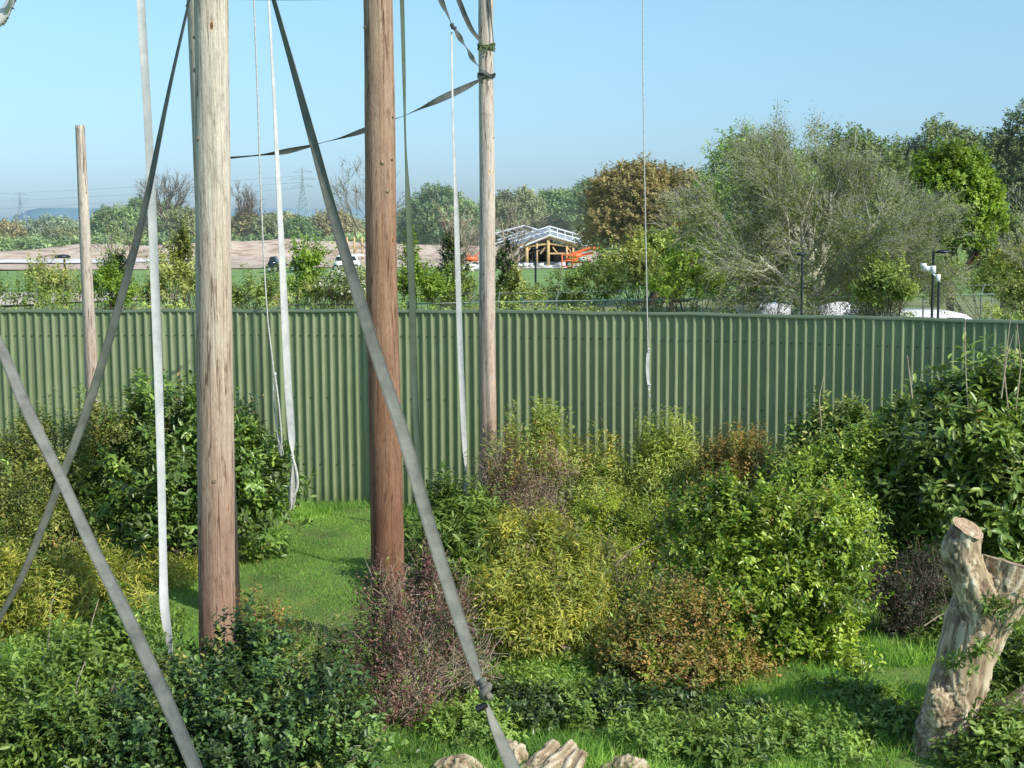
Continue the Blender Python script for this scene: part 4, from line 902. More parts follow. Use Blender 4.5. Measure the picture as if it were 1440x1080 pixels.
# dry stalks standing in places
def stalks(label, items, mat='twig_pale', name='dry_branches', r=.006):
    p0 = P(*items[0][0]); root = empty(name, (p0.x, p0.y, 0), label, 'dead branches')
    for pts in items:
        bg_ = Bag(); bg_.tube([P(*p) for p in pts], [r * (1 - .6 * i / (len(pts) - 1)) for i in range(len(pts))], 5)
        bg_.build('dry_stalk', M[mat], root, True)
    return root
stalks('bare curved stalks standing at lower left among the bamboo', [[(66, 960, 15.2), (68, 900, 15.2), (72, 850, 15.2), (80, 828, 15.2)], [(108, 940, 14.8), (122, 900, 14.8), (132, 865, 14.8), (139, 842, 14.8)], [(60, 980, 14), (66, 940, 14), (58, 905, 14)], [(100, 1030, 13), (108, 960, 13), (120, 930, 13)], [(0, 975, 13.5), (30, 985, 13.5), (68, 1000, 13.5)], [(10, 965, 13.6), (40, 990, 13.5), (70, 998, 13.5)]], r=.011)
stalks('pale dead branches sticking out beside the yellow bamboo', [[(840, 835, 17.8), (862, 800, 17.9), (885, 775, 18), (915, 757, 18)], [(838, 828, 17.8), (870, 790, 17.8), (905, 765, 17.8)], [(836, 838, 17.8), (866, 825, 17.7), (900, 822, 17.7)], [(842, 832, 17.8), (850, 790, 17.8), (868, 760, 17.9)], [(838, 842, 17.8), (855, 806, 17.9), (878, 776, 18), (900, 770, 18)]], r=.009)
stalks('pale arching dead twigs over the orange brown barberry', [[(1030, 885, 15.8), (1000, 860, 15.7), (972, 836, 15.7), (958, 832, 15.7)], [(1042, 860, 15.9), (1015, 840, 15.9), (992, 825, 15.9)], [(1042, 873, 15.8), (1010, 852, 15.6), (985, 825, 15.6)], [(1062, 968, 15.6), (1085, 962, 15.6), (1100, 958, 15.6)]], r=.011)
stalks('long straight pale twig lying in the shade left of the stump', [[(1218, 820, 17), (1250, 832, 16.9), (1300, 842, 16.8)], [(1222, 819, 17), (1245, 822, 16.9), (1270, 830, 16.8)], [(1300, 880, 15.6), (1320, 866, 15.6), (1342, 858, 15.6)]], r=.01)
stalks('tall bare stems rising out of the large right laurel', [[(1362, 590, 18), (1358, 520, 18), (1357, 440, 18)], [(1420, 600, 18), (1412, 520, 18), (1422, 440, 18)], [(1428, 580, 18), (1436, 510, 18), (1430, 455, 18)], [(1408, 560, 17.6), (1416, 500, 17.6), (1425, 470, 17.6)], [(1283, 560, 18.4), (1276, 500, 18.4)], [(1155, 600, 19.8), (1152, 560, 19.8), (1158, 530, 19.8)]], r=.011)
stalks('thin pale canes poking out of the top of the left laurel', [[(210, 560, 20.5), (207, 530, 20.5), (206, 505, 20.5)], [(252, 570, 20.5), (254, 540, 20.5), (252, 515, 20.5)], [(90, 640, 20.5), (86, 600, 20.5), (90, 570, 20.5)]], 'bark')

# ------------------------------------------------------------------ grass and ground cover
def grass(name, label, n, x0, x1, y0, y1, hgt, wid, seed, mat='grass', bias=0.0, mask=None):
    rng = np.random.default_rng(seed); x = rng.uniform(x0, x1, n); y = rng.uniform(y0, y1, n)
    f = np.sin(x * 1.7 + seed) * np.sin(y * 1.9) + .6 * np.sin(x * 4.1 + y * 3.3)
    ok = y < np.polyval(_fc, x) - .05
    if mask: ok &= mask(x, y)
    x, y, f = x[ok], y[ok], f[ok]; n = len(x)
    p = np.stack([x, y, gz(x, y) - .01], -1); d = nrm(np.array([0, 0, 1.0]) + rng.normal(size=(n, 3)) * np.array([.5, .5, .1]))
    az = rng.uniform(0, 6.28, n); up = np.stack([np.cos(az), np.sin(az), np.zeros(n)], -1)
    h = hgt * rng.uniform(.5, 1.3, n) * (1 + .35 * f)
    V, F_, k = leaf_geo(p, d, up, np.maximum(h, .02), np.full(n, wid), 'b')
    o = mesh_np(name, V, F_, M[mat], None, attrs={'tint': np.repeat(np.clip(.45 + bias + .14 * f + .16 * np.sin(x * .9 + 2) * np.sin(y * 1.3) + .12 * np.sin(x * 6.1 + 3 * np.sin(y * 2)) * np.sin(y * 5.3) + .18 * rng.normal(size=n), 0, 1), k)})
    tag(o, label, 'grass', None, 'stuff'); return o
grass('lawn_grass', 'short bright green lawn grass inside the enclosure', 330000, -9, 8.5, 12, 25.6, .055, .011, 1)
grass('long_grass', 'longer tufty grass along the foot of the fence', 16000, -6, 0.3, 23.6, 25.5, .16, .014, 2, mask=lambda x, y: y > np.polyval(_fc, x) - .8 - .5 * np.sin(x * 3))
grass('long_grass', 'longer unmown grass in the foreground between the shrubs', 60000, -6, 6, 12.2, 16.5, .16, .014, 3, mask=lambda x, y: (np.sin(x * 2.1 + 1) + np.sin(y * 2.6 + x) > -.1))

M['straw'] = leafmat('straw_blades', (0.2, 0.16, 0.07), (0.4, 0.33, 0.17), (0.6, 0.52, 0.3), 0.7, 0.3, 1.2)
grass('dry_grass', 'scattered straw coloured dead grass stems', 16000, -8, 8, 12, 25.4, .12, .007, 5, mat='straw', mask=lambda x, y: np.sin(x * 1.3 + 4) * np.sin(y * 1.1 + 1) + .5 * np.sin(x * 3.1 + y * 2.2) > .1)
def tangle(label, d, lobes, mats, seed):
    lobes = LB(d, *lobes); b = base_of(lobes); root = empty('bramble_tangle', b, label, 'brambles')
    rl = rough(lobes, seed)
    for i, (m, n, L, W) in enumerate(mats): foliage('foliage', root, M[m], rl, n, 7, L, W, 'q', seed=seed + i, shoot=.22, gaps=.2, gapsize=.5, sprays=.12, spray_len=.4, shell=.8)
    stems('stems', root, M['twig_brown'], b, lobes, 60, .006, seed + 20, spread=.3, over=.4); twigs('twigs', root, M['twig_pale'], lobes, 160, .45, .004, seed + 30)
tangle('mixed brambles and dead stems between the yellow bamboo and the orange brown barberry', 17.6, [(860, 850, 34, 34), (840, 800, 34, 30, .5), (885, 830, 34, 26, .4)], [('olive', 420, .06, .028), ('conifer', 380, .06, .022), ('purple_pale', 260, .05, .022)], 700)
tangle('mixed scrub between the feathery shrub and the bright privet', 18.6, [(960, 800, 38, 34), (985, 740, 34, 30, .5), (1010, 720, 36, 28, 1.0)], [('privet', 420, .06, .028), ('olive', 420, .06, .026), ('rust', 260, .05, .022)], 720)
tangle('brown stemmed scrub between the purple shrub and the yellow bamboo', 16.4, [(690, 900, 30, 36), (680, 850, 28, 28, .6), (705, 940, 28, 24, -.4)], [('weed', 260, .07, .024), ('purple_pale', 300, .05, .022), ('olive', 260, .05, .024)], 740)
tangle('pale weedy scrub below the faded brown purple shrub', 19.6, [(720, 770, 46, 26), (770, 760, 40, 24, .3), (690, 800, 34, 26, -.5)], [('rust', 260, .05, .022), ('bamboo', 420, .08, .018), ('purple_pale', 260, .05, .022)], 760)
def cover(label, patches, mat, n, per, L, W, seed, name='ground_cover', hz=.11, shape='l'):
    """low leafy weeds over patches given in photo pixels on the ground"""
    rng = np.random.default_rng(seed); lobes = []
    for px, py, rx, k in patches:
        for _ in range(k):
            x = px + rng.normal() * rx * .5; y = py + rng.normal() * rx * .25; d = GD(x, y)
            c = P(x, y, d); r = rng.uniform(.16, .36); lobes.append(((c.x, c.y, c.z + hz * .3), (r, r, hz * rng.uniform(.6, 1.5))))
    o = foliage(name, None, M[mat], lobes, n, per, L, W, shape, shoot=.14, seed=seed, spread=1.1, amp=.3, droop=.1)
    tag(o, label, 'ground cover', None, 'stuff'); return o
cover('bright green nettles and weeds along the bottom of the picture', [(675, 1030, 30, 6), (640, 1035, 30, 4), (820, 990, 50, 6), (750, 985, 50, 6), (930, 1050, 50, 6), (1000, 1040, 50, 6), (1100, 1040, 50, 5), (1180, 1060, 50, 5), (850, 940, 40, 4)], 'weed', 2700, 8, .06, .026, 41)
cover('dark nettle patches among the brighter weeds at the bottom', [(760, 1010, 30, 4), (860, 1000, 40, 6), (700, 990, 25, 3), (1060, 1020, 40, 4), (960, 1010, 30, 3)], 'ivy', 1100, 8, .06, .03, 45)
cover('low darker weeds by the foot of the stump', [(1210, 1010, 50, 7), (1250, 1030, 30, 5), (1380, 1070, 40, 5), (1040, 1060, 60, 6), (1340, 900, 40, 4)], 'elder', 1300, 8, .07, .03, 42)
cover('fine grassy weeds in the gap between purple shrub and bamboo', [(700, 900, 40, 6), (690, 950, 40, 6), (860, 870, 40, 6), (870, 900, 40, 6), (840, 830, 30, 4), (640, 870, 30, 5)], 'weed', 2200, 8, .07, .016, 43, shape='q')
cover('low green weeds under the bamboo at lower left', [(120, 900, 60, 8), (200, 890, 40, 5), (60, 930, 60, 6), (160, 940, 40, 5)], 'weed', 1700, 8, .07, .024, 44)

# ------------------------------------------------------------------ stump and logs
def lump(name, tubes, mat, parent, voxel=.016, amp=.02, seed=1, cuts=None, clips=None):
    """solid of overlapping tapered tubes, remeshed to one skin and weathered along the grain"""
    bg_ = Bag()
    for pts, rr in tubes: bg_.tube(catmull(pts, 22).tolist(), list(np.interp(np.linspace(0, 1, 22), np.linspace(0, 1, len(rr)), rr)), 22)
    tmp = bg_.build('tmp', mat); md = tmp.modifiers.new('r', 'REMESH'); md.mode = 'VOXEL'; md.voxel_size = voxel; md.use_smooth_shade = True
    sm = tmp.modifiers.new('s', 'SMOOTH'); sm.iterations = 6; sm.factor = .5
    dg = bpy.context.evaluated_depsgraph_get(); me = bpy.data.meshes.new_from_object(tmp.evaluated_get(dg)); bpy.data.objects.remove(tmp)
    me.name = name; n = len(me.vertices); co = np.empty(n * 3, np.float32); me.vertices.foreach_get('co', co); co = co.reshape(-1, 3)
    no = np.empty(n * 3, np.float32); me.vertices.foreach_get('normal', no); no = no.reshape(-1, 3)
    g = np.zeros(n); dsp = np.zeros(n)
    # local grain direction: nearest centre line
    seg = []
    for pts, rr in tubes:
        c = catmull(pts, 22); t = nrm(np.gradient(c, axis=0)); seg.append((c, t))
    CC = np.concatenate([a for a, b in seg]); TT = np.concatenate([b for a, b in seg])
    for i in range(n):
        p = co[i]; j = int(np.argmin(((CC - p) ** 2).sum(1))); t = TT[j]; r = p - CC[j]
        al = float(np.dot(p, t)); ra = r - t * np.dot(r, t)
        v = Vector((ra[0] * 9 + seed, ra[1] * 9, ra[2] * 9)) + Vector(t) * al * 1.1
        a = noise.noise(v); b = noise.noise(Vector((ra[0] * 26, ra[1] * 26, ra[2] * 26 + seed)) + Vector(t) * al * 1.3); c = noise.noise(Vector(p) * 5.0 + Vector((seed, 0, 0)))
        ridge_ = 1 - abs(b) * 2
        g[i] = .5 + .45 * a + .5 * b + .25 * c
        dsp[i] = amp * (a * .9 + b * .55 + c * .7) - amp * 1.2 * max(0, ridge_ - .7) * 2; g[i] -= 1.3 * max(0, ridge_ - .72)
    if cuts:
        for cpt, cn in cuts:
            dd = (co - np.array(cpt)) @ np.array(cn); dsp[dd > -.03] *= .2
    co2 = co + no * dsp[:, None]
    for cpt, cn in (clips or []):
        cn = np.array(Vector(cn).normalized()); rel = co2 - np.array(cpt); dd = rel @ cn; near = np.linalg.norm(rel - dd[:, None] * cn, axis=1) < .42
        m_ = (dd > 0) & near & (dd < .5); co2[m_] -= dd[m_][:, None] * cn
    if parent is not None: co2 = co2 - np.array(parent_world(parent))
    me.vertices.foreach_set('co', co2.astype(np.float32).ravel())
    at = me.attributes.new('grain', 'FLOAT', 'POINT'); at.data.foreach_set('value', np.clip(g, 0, 1).astype(np.float32))
    me.materials.clear(); me.materials.append(mat)
    me.polygons.foreach_set('use_smooth', np.ones(len(me.polygons), bool)); me.update()
    o = bpy.data.objects.new(name, me); COL.objects.link(o)
    if parent is not None: o.parent = parent
    return o

def cut_disc(parent, c, nrmv, r, seed=1, name='sawn_face'):
    rng = random.Random(seed); nv = Vector(nrmv).normalized(); a = nv.cross(Vector((0, 1, 0.1))).normalized(); b = nv.cross(a)
    n = 30; V = [(0, 0, .004)]; rings = 4
    for j in range(1, rings + 1):
        for k in range(n):
            q = 2 * math.pi * k / n; rr = r * j / rings * (1 + .05 * math.sin(3 * q + seed) + .03 * math.sin(7 * q))
            V.append((math.cos(q) * rr, math.sin(q) * rr, .004 + rng.uniform(-.003, .003)))
    F3 = [(0, 1 + k, 1 + (k + 1) % n) for k in range(n)]
    F4 = [(1 + (j - 1) * n + k, 1 + j * n + k, 1 + j * n + (k + 1) % n, 1 + (j - 1) * n + (k + 1) % n) for j in range(1, rings) for k in range(n)]
    o = mesh_np(name, V, [np.array(F3), np.array(F4)], M['cut'], None, True)
    if parent is not None: o.parent = parent
    mw = Matrix((a, b, nv)).transposed().to_4x4(); mw.translation = Vector(c) - Vector(parent_world(parent)); o.matrix_basis = mw
    return o

def stump():
    d = 12.9; s = d / FOC
    base = P(1330, 1065, d); root = empty('tree_stump', (base.x, base.y, 0), 'tall bare dead tree stump with two sawn-off limbs at right', 'tree stump')
    def q(px, py, o=0): return tuple(P(px, py, d + o))
    tb = [([q(1322, 1100, .02), q(1330, 1050), q(1345, 980), q(1358, 920), q(1372, 865), q(1385, 835)], [.36, .315, .27, .25, .25, .22]),
          ([q(1378, 860, -.04), q(1372, 835, -.06), q(1362, 808, -.08), q(1354, 785, -.08), q(1355, 763, -.08), q(1361, 746, -.08)], [.2, .185, .175, .18, .175, .165]),
          ([q(1362, 930, .05), q(1388, 870, .05), q(1410, 825, .05), q(1424, 785, .05), q(1430, 770, .05)], [.22, .25, .26, .28, .28]),
          ([q(1400, 860, .1), q(1436, 820, .1), q(1455, 800, .1)], [.2, .2, .2]),
          ([q(1345, 1040, -.05), q(1325, 1010, -.16), q(1318, 985, -.22), q(1314, 968, -.22)], [.14, .13, .105, .06]),
          ([q(1340, 1050, 0), q(1385, 1020, -.1), q(1430, 990, -.2), q(1480, 960, -.3)], [.15, .115, .11, .10]),
          ([q(1300, 1075, -.1), q(1290, 1100, -.2)], [.14, .12]),
          ([q(1370, 1050, -.15), q(1385, 1090, -.25)], [.13, .12])]
    n1 = (P(1361, 746, d - .08) - P(1354, 775, d - .08)).normalized(); n1 = (n1 + Vector((.22, -.42, 0))).normalized()
    n2 = Vector((.28, .1, .95)).normalized(); c2_ = Vector(q(1414, 789, .05))
    lump('trunk', tb, M['deadwood'], root, .014, .022, 3, clips=[(tuple(c2_), n2)])
    cut_disc(root, Vector(q(1358.5, 747, -.12)) + n1 * .04, n1, .153, 2)
    cut_disc(root, Vector(q(1424, 792, .05)), n2, .2, 4)
    # torn splinters on the broken stub
    rng = random.Random(4); b = Bag()
    for k in range(16):
        p = Vector(q(1310 + k * 1.7, 975 + rng.uniform(-4, 8), -.3 + .012 * k)); b.tube([p, p + Vector((rng.uniform(-.02, .02), rng.uniform(-.03, 0), rng.uniform(.05, .11)))], [.02, .006], 5)
    b.build('splinters', M['deadstub'], root, True)
M['deadstub'] = plain('splintered_wood', (0.46, 0.36, 0.24), 0.9, 0, 0.5, 20)
stump()

def log(label, tubes, seed, amp=.03):
    c = tubes[0][0][0]; root = empty('rotten_log', (c[0], c[1], 0), label, 'log', 'rotten logs at the bottom edge')
    lump('wood', tubes, M['rotlog'], root, .016, amp, seed); return root
D = 12.6
def q_(px, py, d=D): return tuple(P(px, py, d))
log('largest split rotten log at the bottom edge beside the knotted strap', [([q_(716, 1118, 12.3), q_(752, 1078, 12.5), q_(782, 1046, 12.75)], [.085, .09, .06]), ([q_(738, 1122, 12.2), q_(776, 1082, 12.45), q_(806, 1047, 12.7)], [.09, .10, .055]), ([q_(766, 1128, 12.15), q_(800, 1088, 12.4), q_(819, 1058, 12.6)], [.09, .09, .06]), ([q_(728, 1100, 12.45), q_(770, 1062, 12.7)], [.09, .06]), ([q_(800, 1110, 12.2), q_(822, 1064, 12.5)], [.06, .035])], 11, .022)
log('small dark upright chunk of rotten wood behind the largest log', [([q_(722, 1085, 12.75), q_(714, 1042, 12.8)], [.11, .08]), ([q_(737, 1085, 12.7), q_(727, 1052, 12.75)], [.09, .06])], 12, .035)
log('rounded end of a log at the bottom edge left of the knotted strap', [([q_(615, 1090, 12.5), q_(645, 1082, 12.5), q_(685, 1105, 12.4)], [.11, .14, .15])], 13, .03)
log('broken log end at the bottom edge right of the largest log', [([q_(850, 1095, 12.5), q_(885, 1082, 12.5), q_(910, 1102, 12.4)], [.11, .13, .12]), ([q_(866, 1078, 12.55), q_(868, 1064, 12.55)], [.06, .04])], 14, .03)

# ------------------------------------------------------------------ beyond the wall: hedge shrubs, trees
def autolobes(c, R, n, seed, k=.42, flat=1.0):
    rng = np.random.default_rng(seed); out = [(tuple(c), tuple(np.array(R) * .72))]
    for i in range(n):
        u = nrm(rng.normal(size=3)); u[2] = abs(u[2]) * 1.1 - .25; u = nrm(u)
        r = rng.uniform(.75, 1.2) * k
        out.append((tuple(np.array(c) + u * np.array(R) * (1 - r * .75)), tuple(np.array([R[0], R[1], R[2] * flat]) * r)))
    return out

def trunk_and_limbs(parent, base, lobes, r, mat, seed, n=14, K=7):
    rng = np.random.default_rng(seed); C = np.array([l[0] for l in lobes]); zc = C[:, 2].mean(); b = np.array(base)
    fork = np.array([b[0] * .6 + C[:, 0].mean() * .4, b[1], b[2] + (zc - b[2]) * .5])
    pts = [tuple(b), tuple((b + fork) / 2 + rng.normal(size=3) * .1), tuple(fork)]
    bg_ = Bag(); bg_.tube(catmull(pts, 8).tolist(), list(np.linspace(r, r * .65, 8)), 10)
    for i in range(n):
        e = C[rng.integers(0, len(C))] + rng.normal(size=3) * .2; m = (fork + e) / 2 + np.array([0, 0, -.3]) + rng.normal(size=3) * .3
        bg_.tube(catmull([tuple(fork), tuple(m), tuple(e)], K).tolist(), list(np.linspace(r * .45, r * .08, K)), 6)
    bg_.build('trunk', M[mat], parent, True)

def tree(name, label, x0, x1, ytop, ybot, d, mat, n, per, L, W, seed, group=None, nl=16, k=.42, bark='bark_far', r=.25, baseoff=0, twig=0, **kw):
    cx = (x0 + x1) / 2; c = P(cx, (ytop + ybot) / 2, d); s = d / FOC
    R = ((x1 - x0) / 2 * s, (x1 - x0) / 2 * s * .8, (ybot - ytop) / 2 * s)
    lobes = autolobes(c, R, nl, seed, k)
    base = (c.x + baseoff, c.y, 0); root = empty(name, base, label, 'tree', group)
    foliage('crown', root, M[mat], lobes, n, per, L, W, 'q', seed=seed, shoot=L * 1.6, shell=.6, amp=.25, **kw)
    trunk_and_limbs(root, base, lobes, r, bark, seed)
    if twig: twigs('twigs', root, M['bark_far'], lobes, twig, L * 7, .012 * d / 60, seed + 7, up=.8, shell=.5)
    return root

TL = 'trees of the distant treeline'
FT = [  # x0,x1,ytop,ybot,d,mat,label
    (-40, 40, 312, 372, 262, 'far_bronze', 'olive brown rounded tree at the far left of the treeline'),
    (30, 112, 305, 368, 270, 'far_grey', 'pale hazy tree below the blue hill at left'),
    (60, 125, 318, 372, 240, 'far_olive', 'low grey green tree just left of the short slim pole'),
    (120, 200, 291, 368, 255, 'far_green', 'rounded green tree just right of the short slim pole'),
    (172, 222, 281, 362, 262, 'far_green', 'dark green tree behind the pale hanging strap'),
    (205, 268, 287, 362, 250, 'far_green', 'green tree between the pale strap and thick pole'),
    (232, 290, 296, 365, 235, 'far_olive', 'grey green tree half behind the thick pale pole'),
    (320, 372, 302, 355, 240, 'far_bronze', 'brown tree right of the thick pale pole'),
    (355, 425, 300, 358, 236, 'far_olive', 'olive tree in front of the large pylon'),
    (400, 445, 310, 358, 228, 'far_green', 'small green tree at the foot of the large pylon'),
    (425, 505, 300, 356, 238, 'far_bronze', 'bronze brown tree between pylon and brown pole'),
    (480, 540, 318, 358, 250, 'far_olive', 'low hazy tree half behind the brown pole'),
    (560, 612, 290, 360, 232, 'far_green', 'green tree just right of the brown pole'),
    (575, 682, 262, 358, 222, 'far_green', 'tall domed green tree left of the slim grey pole'),
    (690, 762, 266, 352, 226, 'far_olive', 'domed olive green tree just right of the slim grey pole'),
    (735, 800, 296, 356, 215, 'far_olive', 'low olive tree directly behind the roof of the timber building'),
    (752, 812, 270, 345, 235, 'far_green', 'small pointed green tree behind the timber building'),
    (795, 862, 258, 352, 210, 'far_green', 'upright green tree left of the bronze oak'),
]
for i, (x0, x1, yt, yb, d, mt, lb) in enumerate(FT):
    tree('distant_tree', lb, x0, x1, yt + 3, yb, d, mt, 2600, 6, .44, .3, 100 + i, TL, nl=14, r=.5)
# filler hedge at the foot of the far treeline
def hedge_line(name, label, segs, mat, d, seed, n, L, W, hw=None):
    lobes = []; rng = np.random.default_rng(seed)
    for x0, x1, yt, yb in segs:
        x = x0
        while x < x1:
            rr = rng.uniform(10, 18); c = P(x, (yt + yb) / 2 + rng.uniform(-3, 3), d + rng.uniform(-3, 3)); s = d / FOC
            lobes.append((tuple(c), (rr * s, rr * s, (yb - yt) / 2 * s * rng.uniform(.8, 1.2)))); x += rr * .9
    o = foliage(name, None, M[mat], lobes, n, 6, L, W, 'q', seed=seed, shoot=L * 1.5, amp=.2)
    tag(o, label, 'woodland', None, 'stuff'); return o
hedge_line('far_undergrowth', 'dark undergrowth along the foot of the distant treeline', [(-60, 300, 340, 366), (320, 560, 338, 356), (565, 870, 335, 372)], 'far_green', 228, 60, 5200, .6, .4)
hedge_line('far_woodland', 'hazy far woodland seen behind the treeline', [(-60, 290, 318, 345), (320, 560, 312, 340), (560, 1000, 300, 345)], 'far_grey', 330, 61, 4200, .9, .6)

# the bronze oak and others right
tree('oak_tree', 'large bronze leaved oak right of the timber building', 818, 1015, 236, 425, 82, 'oak', 11000, 7, .2, .13, 201, nl=34, k=.36, bark='bark', r=.3, keep_in=.3)
tree('oak_tree', 'smaller dull green tree standing below and right of the bronze oak', 880, 1010, 330, 450, 60, 'hedge', 3200, 7, .16, .10, 202, nl=16, bark='bark', r=.15)
tree('willow_tree', 'fresh green tree rising behind the left of the bare grey tree', 975, 1150, 195, 420, 66, 'willow', 4600, 7, .17, .09, 203, nl=22, k=.38, bark='bark', r=.2)
tree('green_tree', 'mid green tree behind the right of the bare grey tree', 1090, 1290, 195, 430, 72, 'mid_green', 5200, 7, .2, .13, 204, nl=22, bark='bark', r=.25)
tree('pine_tree', 'dark green pine with layered top right of the bare tree', 1240, 1400, 182, 360, 78, 'pine', 4800, 8, .2, .10, 205, nl=20, k=.3, bark='bark', r=.3)
tree('lime_tree', 'vivid yellow green tree at right in front of the dark pine', 1262, 1408, 212, 440, 55, 'lime', 6500, 8, .14, .10, 206, nl=30, k=.34, bark='bark', r=.18)
tree('pine_tree', 'tall dark tree cut by the right edge', 1380, 1520, 150, 400, 62, 'pine', 4800, 8, .17, .09, 207, nl=22, k=.32, bark='bark', r=.3, twig=60)
tree('green_tree', 'dull green tree under the tall dark tree at the right edge', 1385, 1500, 350, 440, 54, 'hedge_y', 2400, 7, .13, .08, 208, nl=14, bark='bark', r=.12, twig=120)

tree('green_tree', 'dark green tree filling the gap below the vivid tree near the right edge', 1370, 1465, 290, 445, 58, 'mid_green', 3600, 7, .15, .1, 210, nl=18, bark='bark', r=.14)
# large bare tree
def bare_tree(name, label, bx, by, d, H_, spread, seed, levels, mat, leaves=None, r0=.2, cat='tree', group=None, lean=0, ivy=None, trunkh=.12, crown=None):
    rng = np.random.default_rng(seed); b = P(bx, by, d); base = np.array([b.x, b.y, 0.0])
    root = empty(name, tuple(base), label, cat, group)
    Vs, Fs, nv = [], [], 0
    th0 = H_ * trunkh
    fork = base + np.array([lean, 0, max(b.z, 0) + th0])
    K = 8; t = np.linspace(0, 1, K)[:, None]
    path = (base * (1 - t) + fork * t + np.sin(t * 3) * np.array([.05, .02, 0]))[None]
    V, F_ = tube_batch(path, np.linspace(r0 * 1.15, r0 * .9, K)[None], 10); Vs.append(V); Fs.append(F_); nv += len(V)
    tips_start, tips_dir = None, None
    (n1, L1) = levels[0]
    dirs = []
    for i in range(n1):
        a = 2 * math.pi * (i + rng.uniform(-.3, .3)) / n1; e = ([.32, .8, 1.3, .5, 1.05, 1.5, .65][i % 7] + rng.uniform(-.12, .12)) if crown else (rng.uniform(.35, 1.5) if i % 3 else rng.uniform(1.0, 1.5))
        dirs.append((math.cos(a) * math.cos(e) * spread, math.sin(a) * math.cos(e) * spread * .8, math.sin(e)))
    st = np.repeat(fork[None], n1, 0) - np.array([0, 0, 1]) * rng.uniform(0, th0 * .8, (n1, 1)); dr = nrm(np.array(dirs)); ln = L1 * rng.uniform(.8, 1.12, n1) * ((.6 + .55 * dr[:, 2]) if crown else 1); rd = r0 * .5 * rng.uniform(.7, 1.1, n1)
    for li in range(len(levels)):
        n = len(st); K = 7 if li < 3 else 5
        t = np.linspace(0, 1, K)
        wob = rng.normal(size=(n, K, 3)).cumsum(1) * (ln[:, None, None] * .035); wob[:, 0] = 0
        curve = (t ** 2)[None, :, None] * np.array([0, 0, .16]) * ln[:, None, None] * (1 if li < 3 else -.2)
        pth = st[:, None] + dr[:, None] * t[None, :, None] * ln[:, None, None] + wob + curve
        rr = rd[:, None] * np.linspace(1, .4, K)[None]
        V, F_ = tube_batch(pth, rr, 6 if li < 2 else 3); Vs.append(V); Fs.append(F_ + nv); nv += len(V)
        if li == len(levels) - 1: break
        nc, Lc = levels[li + 1]
        ci = np.repeat(np.arange(n), nc); tt = rng.uniform(.22, 1.0, n * nc); fk = tt * (K - 1); k0 = np.minimum(fk.astype(int), K - 2); fr = (fk - k0)[:, None]
        s2 = pth[ci, k0] * (1 - fr) + pth[ci, k0 + 1] * fr; pd = nrm(pth[ci, k0 + 1] - pth[ci, k0])
        side = nrm(np.cross(pd, rng.normal(size=pd.shape))); ang = rng.uniform(.35, .95, (len(ci), 1))
        out = nrm(s2 - (fork + np.array([0, 0, H_ * (.3 if crown else .12)])))
        dr = nrm(pd * np.cos(ang) + side * np.sin(ang) + out * .35 + np.array([0, 0, .1])); st = s2
        ln = Lc * rng.uniform(.6, 1.25, len(ci)) * (1.15 - .4 * tt); rd = np.maximum(rr[ci, k0] * .5, .0055 * d / 43)
    mesh_np('branches', np.concatenate(Vs), np.concatenate(Fs), M[mat], root)
    if leaves:
        mt, n, L = leaves; i = rng.integers(0, len(st), n); p = st[i] + rng.normal(size=(n, 3)) * .12
        V, F_, k = leaf_geo(p, rng.normal(size=(n, 3)), rng.normal(size=(n, 3)) + np.array([0, 0, 1]), np.full(n, L), np.full(n, L * .6), 'q')
        mesh_np('foliage', V, F_, M[mt], root, attrs={'tint': np.repeat(np.clip(.5 + .2 * rng.normal(size=n), 0, 1), k)})
    if ivy:
        top = P(bx, ivy, d).z; lobes = [((base[0] + rng.normal() * .1, base[1] + rng.normal() * .1, z), (.38 * rng.uniform(.7, 1.2),) * 2 + (.5,)) for z in np.arange(.4, top, .4)]
        foliage('ivy', root, M['ivy'], lobes, 900, 7, .1, .08, seed=seed, shoot=.2, amp=.25)
    return root
bare_tree('bare_tree', 'large grey bare-branched tree with a wide dome of twigs at right', 1140, 440, 43, 6.8, 1.25, 301, [(16, 3.0), (8, 1.5), (6, 1.0), (5, .7), (4, .48)], 'bark_grey', ('budding', 62000, .075), r0=.24, trunkh=.07, crown=True)
bare_tree('bare_tree', 'pale bare branches with ivy covered trunk left of the slim grey pole', 640, 420, 52, 4.5, 1.3, 302, [(7, 1.7), (5, 1.0), (4, .6), (3, .4)], 'twig_pale', None, r0=.10, ivy=345, trunkh=.25)
bare_tree('bare_tree', 'ivy covered trunk with thin bare branches right of the slim grey pole', 712, 420, 54, 5, 1.0, 303, [(6, 1.9), (5, 1.1), (4, .6), (3, .4)], 'twig_pale', None, r0=.10, ivy=350, trunkh=.25)
bare_tree('bare_tree', 'thin leafless tree rising above the horizon behind the brown pole', 520, 400, 90, 9, .7, 304, [(6, 3.6), (5, 2.0), (4, 1.2), (4, .7)], 'bark_far', ('far_olive', 500, .12), r0=.12, trunkh=.35)
bare_tree('bare_tree', 'thin sapling with ivy foot left of the pale hanging strap', 165, 425, 56, 3.6, 1.0, 305, [(6, 1.7), (5, .9), (4, .5)], 'bark_far', ('hedge_y', 500, .08), r0=.07, ivy=372, trunkh=.3)
bare_tree('bare_tree', 'bare treetop above the treeline left of the thick pale pole', 238, 340, 240, 11, 1.2, 306, [(8, 5.5), (6, 3.2), (5, 2), (4, 1.2)], 'bark_far', None, r0=.4, trunkh=.3)
bare_tree('bare_tree', 'small bare treetop just right of the thick pale pole', 346, 340, 240, 8, 1.1, 307, [(8, 4.6), (6, 2.6), (5, 1.6), (4, 1.0)], 'bark_far', None, r0=.35, trunkh=.3)
